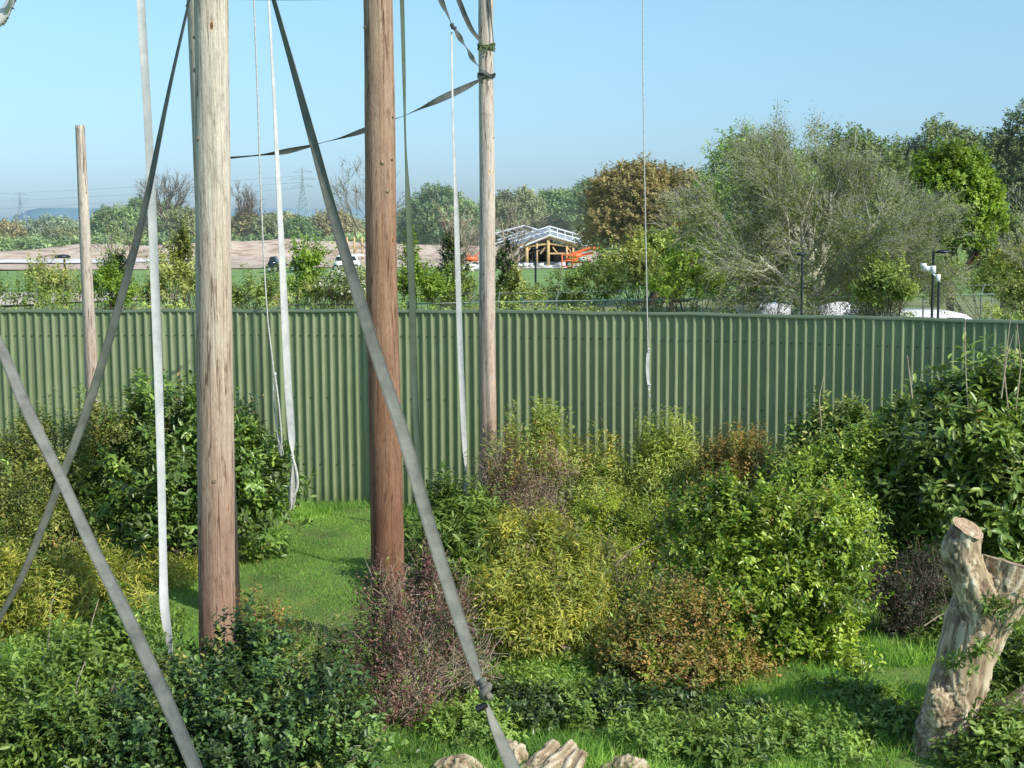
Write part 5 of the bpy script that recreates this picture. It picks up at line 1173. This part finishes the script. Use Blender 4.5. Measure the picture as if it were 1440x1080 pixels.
bare_tree('bare_tree', 'bare spreading tree at the right edge in front of the dark tree', 1465, 450, 52, 6, 1.0, 308, [(7, 2.4), (6, 1.4), (5, .9), (4, .5)], 'bark_grey', ('budding', 2500, .09), r0=.1, trunkh=.1)

# hedge shrubs just beyond the wall: (label, d, lobes px, material, n, leaf)
HS = [
 ('dull green scrub behind the fence at the far left edge', 40, [(10, 425, 50, 22), (60, 430, 40, 18), (-40, 425, 40, 25)], 'hedge', 900),
 ('wispy yellowish shrub around the left lamp post', 46, [(80, 410, 34, 32), (60, 400, 26, 25), (105, 418, 25, 22)], 'hedge_y', 900),
 ('bright green shrub between the short slim pole and pale strap', 44, [(160, 415, 28, 28), (145, 405, 18, 24), (180, 425, 22, 18)], 'lime', 900),
 ('yellow green scrub left of the thick pale pole', 46, [(235, 405, 32, 38), (215, 425, 30, 20), (265, 410, 24, 34)], 'hedge_y', 1100),
 ('tall narrow ivy-green bush touching the thick pale pole', 48, [(258, 360, 13, 38), (262, 395, 16, 35), (252, 385, 12, 26)], 'olive', 900),
 ('low green scrub right of the thick pale pole', 42, [(350, 425, 40, 18), (385, 418, 26, 20), (330, 428, 30, 14)], 'hedge', 900),
 ('upright fresh green shrub by the double lamp post', 46, [(435, 385, 26, 34), (425, 412, 32, 26), (450, 415, 28, 24), (430, 362, 14, 18)], 'lime', 1300),
 ('olive shrub below the blossom branches', 44, [(480, 420, 40, 20), (500, 412, 30, 18), (395, 428, 26, 14), (455, 425, 30, 16)], 'hedge_y', 1100),
 ('green bush right of the brown pole behind the dark strap', 44, [(590, 405, 30, 38), (575, 380, 16, 36), (612, 415, 30, 26), (560, 415, 20, 30)], 'lime', 1500),
 ('mixed green bush left of the slim grey pole', 48, [(640, 410, 30, 25), (668, 420, 24, 18), (622, 425, 26, 16)], 'hedge', 900),
 ('yellow green scrub right of the slim grey pole', 48, [(720, 418, 28, 20), (745, 425, 30, 14), (705, 428, 20, 12)], 'hedge_y', 800),
 ('green bramble bank below the timber building', 46, [(800, 408, 34, 24), (840, 400, 34, 26), (770, 425, 36, 14), (860, 418, 34, 20), (810, 428, 40, 14)], 'hedge', 1800),
 ('pale leafed bush in front of the bronze oak', 48, [(880, 385, 34, 30), (915, 395, 34, 30), (900, 365, 26, 22)], 'hedge_y', 1500),
 ('bright green bush left of the parked white vans', 42, [(965, 400, 38, 34), (940, 415, 30, 24), (995, 410, 30, 28), (970, 375, 24, 18)], 'lime', 1900),
 ('dull brown green scrub behind the left white van', 54, [(1030, 395, 44, 34), (1075, 400, 40, 30), (1000, 385, 34, 30), (1100, 390, 40, 34)], 'mid_green', 2200),
 ('dense green scrub behind the right white van', 54, [(1160, 395, 50, 34), (1210, 390, 44, 40), (1250, 380, 44, 44)], 'mid_green', 2400),
 ('yellow green bush between the two rightmost white vans', 40, [(1242, 415, 36, 26), (1222, 425, 18, 18), (1266, 422, 18, 22), (1240, 395, 28, 18)], 'hedge', 1900),
 ('green hedge behind the lamp posts at right', 52, [(1310, 400, 40, 34), (1350, 405, 44, 34), (1395, 410, 44, 30), (1430, 415, 40, 30), (1470, 410, 40, 34)], 'hedge', 2400),
 ('tangled olive scrub by the right edge above the fence', 38, [(1432, 430, 34, 24), (1460, 420, 34, 30)], 'hedge_y', 1200),
 ('dark low hedge under the bronze oak', 60, [(860, 395, 50, 40), (930, 400, 60, 40), (990, 380, 40, 50)], 'mid_green', 2000),
]
for i, (lb, d, lo, mt, n) in enumerate(HS):
    k = d / 44
    lobes = LB(d, *lo)
    b = base_of(lobes); root = empty('hedge_shrub', b, lb, 'shrub', 'shrubs beyond the fence')
    rl = rough(lobes, 400 + i, 6)
    foliage('foliage', root, M[mt], rl, int(n * .62), 7, .11 * k, .06 * k, 'q', seed=400 + i, shoot=.3, amp=.34, plumes=20, plume_len=.5, shell=.75, gaps=.15, gapsize=1.1, sprays=.08, spray_len=.7)
    # stems down to the ground, widening thicket
    stems('stems', root, M['bark'], b, lobes, 26, .02, 500 + i, spread=.5)
    if i % 2: twigs('twigs', root, M['twig_pale'], lobes, 60, .9, .007, 600 + i, up=1.0)
# thicket body below the visible tops so that nothing floats
rngb = np.random.default_rng(77); LO = []
for k in range(60):
    px = -120 + k * 28
    if 1000 < px < 1240 or 1270 < px < 1420: continue
    LO.append((tuple(P(px, 490, 44 + rngb.uniform(-3, 3))), (1.1, 1.1, 1.1)))
o = foliage('bramble_thicket', None, M['hedge'], LO, 7000, 6, .14, .08, 'q', seed=78, shoot=.3)
tag(o, 'bramble thicket along the far side of the fence', 'thicket', None, 'stuff')

# blossom sprays
def blossom():
    lobes = LB(43, (458, 402, 14, 8), (470, 396, 12, 6), (482, 388, 14, 6), (484, 410, 12, 7), (492, 398, 12, 10), (506, 405, 8, 22), (512, 415, 7, 20))
    b = base_of(lobes); root = empty('blossom_shrub', b, 'shrub with sprays of white blossom left of the brown pole', 'shrub')
    foliage('blossom', root, M['blossom'], lobes, 260, 6, .06, .05, 'q', seed=71, shoot=.15, shell=.9)
    foliage('foliage', root, M['hedge'], lobes, 200, 6, .09, .05, 'q', seed=72, shoot=.2, shell=.9)
    stems('stems', root, M['bark'], b, lobes, 30, .015, 73, spread=.2)
blossom()

# ------------------------------------------------------------------ chain-link fence beyond
def wire_fence():
    pts = [(380, 429, 44.5), (560, 428, 44.2), (700, 424.5, 43.8), (783, 423.5, 43.5), (870, 421.8, 43.2), (1010, 420, 43), (1150, 418, 42.6), (1290, 415.5, 42), (1440, 413, 41.5), (1540, 411, 41)]
    A = np.array([tuple(P(*p)) for p in pts]); root = empty('chain_link_fence', (A[0, 0], A[0, 1], 0), 'thin galvanised chain-link fence with cranked posts beyond the green fence', 'fence')
    b = Bag(); b.tube([tuple(a) for a in A], .022, 6); b.build('top_rail', M['galv'], root)
    x = A[0, 0] + .6
    px = [(385, 0), (448, 0), (530, 0), (612, 1), (700, 1), (783, 1), (870, 1), (958, 0), (1045, 0), (1130, 0), (1215, 0), (1285, 0), (1360, 1), (1435, 0)]
    for p, _ in px:
        xx = P(p, 425, 43).x; y = np.interp(xx, A[:, 0], A[:, 1]); z = np.interp(xx, A[:, 0], A[:, 2])
        b = Bag(); b.tube([(xx, y + .04, 0), (xx, y + .04, z + .02), (xx + .06, y - .05, z + .30)], .024, 6); b.build('post', M['galv'], root)
    # mesh fabric
    L = A[-1, 0] - A[0, 0]; n = int(L / .09); P_ = []
    for sgn in (1, -1):
        x0 = np.linspace(A[0, 0], A[-1, 0], n); hgt = 1.5
        y = np.interp(x0, A[:, 0], A[:, 1]); z = np.interp(x0, A[:, 0], A[:, 2]) - .02
        x1 = np.clip(x0 + sgn * hgt, A[0, 0], A[-1, 0])
        P_.append(np.stack([np.stack([x0, y, z], -1), np.stack([x1, np.interp(x1, A[:, 0], A[:, 1]), z - hgt], -1)], 1))
    V, F_ = tube_batch(np.concatenate(P_), np.full((2 * n, 2), .0035), 3)
    mesh_np('mesh_fabric', V, F_, M['wire'], root)
    b = Bag(); b.tube([(a[0] + .06, a[1] - .05, a[2] + .27) for a in A], .006, 4); b.build('top_wire', M['galv'], root)
wire_fence()

# ------------------------------------------------------------------ lamp posts, camera post
def lamp_post(label, px, ptop, d, heads, r=.036, hs=1.0):
    t = P(px, ptop, d); root = empty('lamp_post', (t.x, t.y, 0), label, 'lamp post')
    b = Bag(); b.tube([(t.x, t.y, 0), (t.x, t.y, t.z)], r, 10); b.tube([(t.x, t.y, 0), (t.x, t.y, 1.0)], r * 1.5, 10); b.build('post', M['dark_metal'], root, True)
    for hx, hy in heads:
        h = P(hx, hy, d); b = Bag()
        if abs(hx - px) > 6: b.tube([(t.x, t.y, t.z - .05), tuple((Vector(t) + h) / 2), tuple(h)], .025, 6)
        # flattened dome head
        V = []; n = 14
        for j, (rr, zz) in enumerate([(.05 * hs, .08 * hs), (.22 * hs, .06 * hs), (.30 * hs, 0), (.27 * hs, -.04), (.08 * hs, -.05)]):
            for k in range(n): V.append((h.x + math.cos(6.2832 * k / n) * rr * .95, h.y + math.sin(6.2832 * k / n) * rr, h.z + zz))
        F_ = [(j * n + k, j * n + (k + 1) % n, (j + 1) * n + (k + 1) % n, (j + 1) * n + k) for j in range(4) for k in range(n)] + [tuple(range(n))[::-1], tuple(range(4 * n, 5 * n))]
        b.add(V, F_); b.build('lamp_head', M['dark_metal'], root, True)
lamp_post('dark lamp post with single flat head beyond the fence at far left', 90.5, 364, 50, [(88, 361)])
lamp_post('dark lamp post with two opposite arms beyond the fence at left', 416.5, 373, 50, [(394, 372), (438, 372)])
lamp_post('plain dark post in front of the timber building', 753, 352, 52, [(753, 350)], .04, .4)
lamp_post('dark lamp post in front of the bare tree trunk', 1128.5, 358, 39, [(1126, 357)], .03, .45)
lamp_post('dark lamp post with a head reaching right, beyond the fence at right', 1313, 353, 40, [(1326, 354)], .036, .7)
def cctv():
    t = P(1320.5, 390, 39); root = empty('camera_post', (t.x, t.y, 0), 'dark post with white security cameras beside the right lamp post', 'security camera')
    b = Bag(); b.tube([(t.x, t.y, 0), tuple(t)], .035, 8); b.build('post', M['dark_metal'], root, True)
    c = P(1304, 378, 39); b = Bag(); b.box(c, (.28, .2, .14), .2, ry=.25); b.box(c + Vector((-.12, -.02, .1)), (.14, .14, .1)); b.box(c + Vector((.14, 0, -.02)), (.1, .3, .2)); b.tube([c, (t.x, t.y, t.z - .05)], .02, 6); b.build('camera_housing', M['white_paint'], root)
    c = P(1319, 391, 38.8); b = Bag(); b.box(c, (.1, .12, .2)); b.build('camera_housing', M['white_paint'], root)
cctv()

# ------------------------------------------------------------------ vehicles
def wheel(parent, c, r=.32, axis=Vector((0, 1, 0))):
    b = Bag(); b.tube([Vector(c) - axis * .1, Vector(c) - axis * .08, Vector(c) + axis * .08, Vector(c) + axis * .1], [r * .9, r, r, r * .9], 18); w_ = b.build('wheel', M['rubber'], parent, True)
    b = Bag(); b.tube([Vector(c) - axis * .11, Vector(c) + axis * .11], r * .55, 12); b.build('rim', M['galv'], w_)
def side_van(label, xr, ytop, d, L=4.3, H_=1.92, W_=1.8, flip=1):
    """van seen side-on, nose to the right"""
    nose = P(xr, ytop + 16, d).x; z1 = P(xr - 60, ytop, d).z; x0 = nose - L * .98
    root = empty('parked_van', (nose - L / 2, d, 0), label, 'van')
    prof = [(0, .35), (0, 1.0), (.05, z1 - .12), (.25, z1 - .02), (L * .35, z1), (L * .74, z1 - .01), (L * .84, z1 - .1), (L * .98, z1 - .5), (L * 1.0, z1 - .58), (L * 1.15, z1 - .8), (L * 1.2, .8), (L * 1.2, .35)]
    n = len(prof); V = [(x0 + a, d - W_ / 2 + (.12 if z > 1.2 else 0), z) for a, z in prof] + [(x0 + a, d + W_ / 2 - (.12 if z > 1.2 else 0), z) for a, z in prof]
    F_ = [(i, (i + 1) % n, (i + 1) % n + n, i + n) for i in range(n)]
    b = Bag(); b.add(V, F_ + [tuple(range(n))[::-1], tuple(range(n, 2 * n))]); b.build('body', M['white_paint'], root)
    y = d - W_ / 2 + .10
    b = Bag(); b.add([(x0 + L * .70, y, z1 - .2), (x0 + L * .82, y, z1 - .22), (x0 + L * .94, y, z1 - .55), (x0 + L * .70, y - .06, z1 - .55)], [(0, 3, 2, 1)]); b.build('side_window', M['car_glass'], root)
    b = Bag(); b.add([(x0 + L * .85, d - W_ / 2 + .2, z1 - .13), (x0 + L * .85, d + W_ / 2 - .2, z1 - .13), (x0 + L * .98 + .01, d + W_ / 2 - .14, z1 - .5), (x0 + L * .98 + .01, d - W_ / 2 + .14, z1 - .5)], [(0, 1, 2, 3)])
    o = b.build('windscreen', M['car_glass'], root); o.location.x += .03; o.location.z += .02
    b = Bag(); b.add([(x0 + .15, y - .02, z1 - .34), (x0 + L * .5, y - .02, z1 - .34), (x0 + L * .5, y - .04, z1 - .44), (x0 + .15, y - .04, z1 - .44)], [(0, 3, 2, 1)]); b.build('side_trim', M['car_glass'], root)
    for a in (L * .2, L * .9):
        for s_ in (-1, 1): wheel(root, (x0 + a, d + s_ * (W_ / 2 - .1), .33))
side_van('white panel van seen side-on above the fence at right', 1373, 435.5, 46)
def rear_van(label, x0, x1, ytop, d, L=2.4, slope=0.0, seed=1):
    ytop += 3; a = P(x0, ytop, d); c = P(x1, ytop, d); W_ = c.x - a.x; z1 = a.z; cx = (a.x + c.x) / 2
    root = empty('parked_van', (cx, d + L / 2, 0), label, 'van')
    prof = [(-W_ / 2, .35), (-W_ / 2, z1 - .2), (-W_ / 2 + .02, z1 - .04 - slope), (-W_ / 2 + .05, z1 - slope), (W_ / 2 - .04, z1), (W_ / 2 - .01, z1 - .03), (W_ / 2, z1 - .2), (W_ / 2, .35)]
    n = len(prof); b = Bag(); V = [(cx + x, d, z) for x, z in prof] + [(cx + x * .98, d + L, z - .04) for x, z in prof]
    b.add(V, [(i, (i + 1) % n, (i + 1) % n + n, i + n) for i in range(n)] + [tuple(range(n))[::-1], tuple(range(n, 2 * n))]); b.build('body', M['white_paint'], root)
    for s_ in (-1, 1):
        b = Bag(); b.box((cx + s_ * W_ * .24, d - .012, z1 - .62), (W_ * .36, .02, .42)); b.build('rear_window', M['car_glass'], root)
        b = Bag(); b.box((cx + s_ * W_ * .45, d - .014, z1 - 1.1), (.1, .022, .3)); b.build('tail_light', M['orange'], root)
        wheel(root, (cx + s_ * (W_ / 2 - .12), d + 1, .33), axis=Vector((1, 0, 0))); wheel(root, (cx + s_ * (W_ / 2 - .12), d + L - 1, .33), axis=Vector((1, 0, 0)))
rear_van('white van roof left of the bare tree trunk, partly behind a low branch', 1049, 1112, 426.5, 47.5, slope=.05)
rear_van('taller white van roof right of the bare tree trunk', 1142, 1197, 423, 47.0)
# grey palisade gate behind
b = Bag(); root = empty('palisade_gate', tuple(Vector((P(1208, 430, 45).x, 45, 0))), 'short pale palisade panel right of the taller white van', 'gate')
for k in range(9):
    c = P(1197 + k * 2.6, 436, 45); b.box((c.x, c.y, c.z / 2), (.035, .02, c.z))
b.build('pales', M['galv'], root)
b = Bag(); b.box((P(1208, 430, 45).x, 45.02, 1.0), (.6, .03, .05)); b.build('crossbar', M['galv'], root)
def site_car(label, x0, x1, yb, d, mat):
    a = P(x0, yb, d); c = P(x1, yb, d); L = c.x - a.x; z0 = 0.15; root = empty('parked_car', ((a.x + c.x) / 2, d, z0), label, 'car', 'cars on the building site')
    prof = [(0, .3), (.02, .85), (.14, .95), (.3, 1.45), (.7, 1.48), (.88, .95), (.99, .8), (1, .3)]; n = len(prof)
    b = Bag(); V = [(a.x + x * L, d - .8, z0 + z) for x, z in prof] + [(a.x + x * L, d + .8, z0 + z) for x, z in prof]
    b.add(V, [(i, (i + 1) % n, (i + 1) % n + n, i + n) for i in range(n)] + [tuple(range(n))[::-1], tuple(range(n, 2 * n))]); b.build('body', M[mat], root)
    b = Bag(); b.add([(a.x + .18 * L, d - .82, z0 + .98), (a.x + .84 * L, d - .82, z0 + .98), (a.x + .7 * L, d - .82, z0 + 1.38), (a.x + .31 * L, d - .82, z0 + 1.38)], [(0, 1, 2, 3)]); b.build('window', M['car_glass'], root)
    for x in (.2, .8):
        for s_ in (-1, 1): wheel(root, (a.x + x * L, d + s_ * .75, z0 + .3), .3)
site_car('white and dark car on the building site left of the middle', 470, 486, 378, 138, 'white_paint')
site_car('dark roofed car beside it on the building site', 488, 506, 377, 139, 'white_paint')
site_car('dark car on the building site by the double lamp post', 378, 392, 380, 136, 'car_glass')
site_car('second dark car right of the double lamp post', 410, 424, 380, 137, 'dark_metal')

# ------------------------------------------------------------------ timber building on the site
def building():
    d = 146; c = P(772, 375, d); cx = c.x; s = d / FOC; z0 = .16
    root = empty('timber_building', (cx, d, z0), 'open timber framed building with a white battened gable roof under construction', 'building')
    zb = lambda py: P(772, py, d).z
    zE, zR = zb(347), zb(332); W2 = 44 * s; depth = 14
    for px in (741, 755, 771, 797, 806):
        x = P(px, 370, d).x; f = abs(x - cx) / W2; b = Bag(); b.box((x, d, (z0 + zR - f * (zR - zE) - .1) / 2), (.30 if px in (741, 771) else .2, .3, zR - f * (zR - zE) - z0 - .1)); b.build('post', M['timber'], root)
    b = Bag(); b.tube([(cx - W2 * 1.15, d - .1, zE - .12), (cx, d - .1, zR + .02)], .17, 4); b.tube([(cx, d - .1, zR + .02), (cx + W2 * 1.2, d - .1, zE - .15)], .17, 4); b.build('gable_beam', M['timber'], root)
    b = Bag(); b.tube([(cx - W2 * .8, d, zE - .02), (cx, d, zE + .3), (cx + W2 * .8, d, zE - .02)], .11, 4); b.tube([(cx, d, z0 + 1.3), (cx + W2 * .75, d, z0 + 1.3)], .09, 4); b.build('tie_beam', M['timber'], root)
    for sx in (-1, 1):
        for px0 in (.6, 0.0):
            x = cx + sx * W2 * .78 * (px0 + .35); b = Bag(); b.tube([(x, d, zE - .7), (x - sx * .5, d, zE - .05)], .08, 4); b.build('brace', M['timber'], root)
    # rear frames
    for k in range(1, 4):
        y = d + depth * k / 3
        for x in (-.85, -.3, .3, .85):
            b = Bag(); b.box((cx + x * W2, y, (z0 + zE) / 2), (.16, .16, zE - z0)); b.build('post', M['bark'], root)
    b = Bag(); b.box((cx, d + depth + .3, (z0 + zE) / 2), (W2 * 1.8, .15, zE - z0)); b.build('back_wall', M['interior'], root)
    b = Bag(); b.box((cx, d + depth / 2, z0 + .02), (W2 * 2.1, depth + 3, .12)); b.build('floor_slab', M['pale_sack'], root)
    # roof skins
    for sx in (-1, 1):
        xo, zo = cx + sx * W2 * 1.2, zE - .08
        b = Bag(); b.add([(cx, d - .3, zR + .16), (xo, d - .3, zo), (xo, d + depth, zo + .5), (cx, d + depth, zR + .9)], [(0, 1, 2, 3) if sx < 0 else (3, 2, 1, 0)]); b.build('roof', M['roof_grey'], root)
    # white roof frames rising behind one another
    for (pc, pk, xl, xr, yl, yr, dd) in ((773, 331, 729, 828, 349, 347, d - .4), (773, 325, 700, 828, 347, 340, d + 3), (773, 318.5, 690, 826, 345, 334, d + 6), (738, 325, 700, 800, 338, 343, d + 8), (737, 317.5, 690, 800, 330, 337, d + 11)):
        pk_ = P(pc, pk, dd); l = P(xl, yl, dd); r_ = P(xr, yr, dd); b = Bag(); b.tube([l, pk_, r_], .10, 4); b.build('rafter', M['roof_white'], root)
    for t in np.linspace(0, 1, 6):
        b = Bag(); a0 = P(773 - 40 * t, 331 + 16 * t, d - .4); a1 = P(738 - 40 * t, 317.5 + 12 * t, d + 11); b.tube([a0, a1], .06, 4); b.build('purlin', M['roof_white'], root)
        a0 = P(773 + 54 * t, 331 + 16 * t, d - .4); a1 = P(773 + 53 * t, 318.5 + 15 * t, d + 6); b = Bag(); b.tube([a0, a1], .06, 4); b.build('purlin', M['roof_white'], root)
    rng = random.Random(3); b = Bag()
    for k in range(14): b.box((cx + rng.uniform(-1.1, 1.0) * W2, d - 1 - rng.uniform(0, 1.2), z0 + .2), (rng.uniform(.3, .9), .4, rng.uniform(.2, .5)), rng.uniform(0, 3))
    o = b.build('building_materials', M['pale_sack'], None); tag(o, 'low pale piles of building materials in front of the timber building', 'rubble', None, 'stuff')
building()

def lift():
    d = 141; c = P(812, 372, d); z0 = .15; root = empty('boom_lift', (c.x, d, z0), 'orange boom lift parked at the right end of the timber building', 'boom lift')
    b = Bag(); b.box((c.x, d, z0 + .75), (2.3, 1.2, .55)); b.box((c.x - .2, d, z0 + 1.2), (1.2, 1.0, .5)); b.build('chassis', M['orange'], root)
    b = Bag(); b.tube([(c.x - 1.0, d - .2, z0 + 1.2), (c.x + 1.0, d - .2, z0 + 1.9), (c.x + 2.3, d - .2, z0 + 1.95)], .16, 6); b.tube([(c.x - 1.1, d + .2, z0 + .9), (c.x + 1.6, d + .2, z0 + 1.5)], .12, 6); b.build('boom', M['orange'], root)
    b = Bag(); b.box((c.x + .6, d - .65, z0 + .85), (.9, .1, .45)); b.build('side_panel', M['pale_sack'], root)
    for x in (-.8, .8):
        for y in (-.6, .6): wheel(root, (c.x + x, d + y, z0 + .36), .36)
    c = P(797, 372, d); b = Bag()
    for x in (-.5, .5):
        for y in (-.4, .4): b.box((c.x + x, d - 1 + y, z0 + .7), (.1, .1, 1.4))
    for z in (.2, .75, 1.3): b.box((c.x, d - 1.4, z0 + z), (1.1, .08, .1)); b.box((c.x, d - .6, z0 + z), (1.1, .08, .1))
    o = b.build('lift_platform', M['orange'], None); tag(o, 'orange railed platform left of the boom lift', 'platform')
lift()
def digger():
    d = 140; c = P(661, 372, d); z0 = .15; root = empty('site_machine', (c.x, d, z0), 'small orange machine beside white sheeting near the slim grey pole', 'machine')
    b = Bag(); b.box((c.x, d, z0 + 1.0), (1.5, 1, .5)); b.box((c.x - .3, d, z0 + 1.35), (.6, .9, .35)); b.tube([(c.x + .4, d, z0 + 1.2), (c.x + 1.1, d, z0 + 1.7), (c.x + 1.5, d, z0 + .9)], .1, 6); b.build('body', M['orange'], root)
    for x in (-.5, .5): wheel(root, (c.x + x, d - .5, z0 + .36), .36)
    rng = random.Random(2); V = []; n = 16
    cc = P(664, 376, 137)
    b = Bag()
    for k in range(7): b.tube([(cc.x + rng.uniform(-1, 1), 137, .2), (cc.x + rng.uniform(-1, 1), 137 + rng.uniform(-.3, .3), .5)], [rng.uniform(.5, .8), .15], 8)
    o = b.build('sheeting_pile', M['pale_sack'], None, True); tag(o, 'heap of white sheeting in front of the small orange machine', 'heap')
digger()
# small timber frame
def small_frame():
    d = 172; root = empty('shed_frame', tuple(Vector((P(500, 352, d).x, d, 0))), 'bare yellow timber posts and braces left of the brown pole', 'shed frame')
    z0 = .3
    for px in (488, 498, 509):
        t = P(px, 333, d); b = Bag(); b.box((t.x, d, (t.z + z0) / 2), (.2, .2, t.z - z0)); b.build('post', M['timber'], root)
    for a, c in (((488, 353), (498, 345)), ((498, 353), (509, 344))):
        b = Bag(); b.tube([P(*a, d - .2), P(*c, d - .2)], .08, 4); b.build('brace', M['timber'], root)
    a = P(484, 352, d - 1); c = P(512, 353, d - 1); b = Bag(); b.box(((a.x + c.x) / 2, d - 1, z0 + .5), (c.x - a.x, .8, .35)); b.build('base_slab', M['pale_sack'], root)
small_frame()

# ------------------------------------------------------------------ pylons
def pylon(label, px, ytop, d, Hm, wb, r=.22):
    t = P(px, ytop, d); H_ = t.z; root = empty('electricity_pylon', (t.x, d, 0), label, 'pylon', 'electricity pylons'); b = Bag()
    def wid(z): return wb * (1 - .86 * min(1, z / (H_ * .7))) if z < H_ * .7 else wb * .14 * (1 - .8 * (z - H_ * .7) / (H_ * .3))
    zs = [H_ * f for f in (0, .14, .27, .38, .48, .57, .64, .7, .76, .82, .88, .94, 1)]
    for i in range(len(zs) - 1):
        a, c = wid(zs[i]) / 2, wid(zs[i + 1]) / 2; q0 = [(-a, -a), (a, -a), (a, a), (-a, a)]; q1 = [(-c, -c), (c, -c), (c, c), (-c, c)]
        for k in range(4):
            k2 = (k + 1) % 4; A = Vector((t.x + q0[k][0], d + q0[k][1], zs[i])); B = Vector((t.x + q1[k][0], d + q1[k][1], zs[i + 1]))
            A2 = Vector((t.x + q0[k2][0], d + q0[k2][1], zs[i])); B2 = Vector((t.x + q1[k2][0], d + q1[k2][1], zs[i + 1]))
            b.tube([A, B], r, 4); b.tube([A, B2], r * .6, 3); b.tube([A2, B], r * .6, 3); b.tube([B, B2], r * .6, 3)
    b.build('lattice_tower', M['pylon'], root)
    for f, wd in ((.68, 1.0), (.8, 1.2), (.92, .85)):
        b = Bag(); z = H_ * f; w_ = wb * .62 * wd
        for s_ in (-1, 1):
            tip = Vector((t.x + s_ * w_, d, z)); b.tube([(t.x, d, z), tip], r * .9, 3); b.tube([(t.x, d, z + H_ * .04), tip], r * .7, 3)
            b.tube([tip, tip - Vector((0, 0, H_ * .035))], r * .6, 3)
        b.build('cross_arm', M['pylon'], root)
pylon('large grey lattice pylon above the treeline right of the thick pale pole', 425, 235, 1150, 48, 14, .26)
pylon('small faint lattice pylon on the horizon at the left edge', 28, 270, 2200, 46, 20, .3)
# line cables
b = Bag()
T0 = P(425, 250, 1150); 
for (px0, py0, px1, py1) in ((425, 247, -200, 276), (425, 256, -200, 288), (425, 264, -200, 300)):
    a = P(px0, py0, 1150); c = P(px1, py1, 1900)
    pts = [a + (c - a) * t - Vector((0, 0, 14 * 4 * t * (1 - t) * .3)) for t in np.linspace(0, 1, 14)]
    b.tube(pts, .10, 3)
o = b.build('power_lines', M['pylon'], None); tag(o, 'faint power lines crossing the sky left of the large pylon', 'power lines')
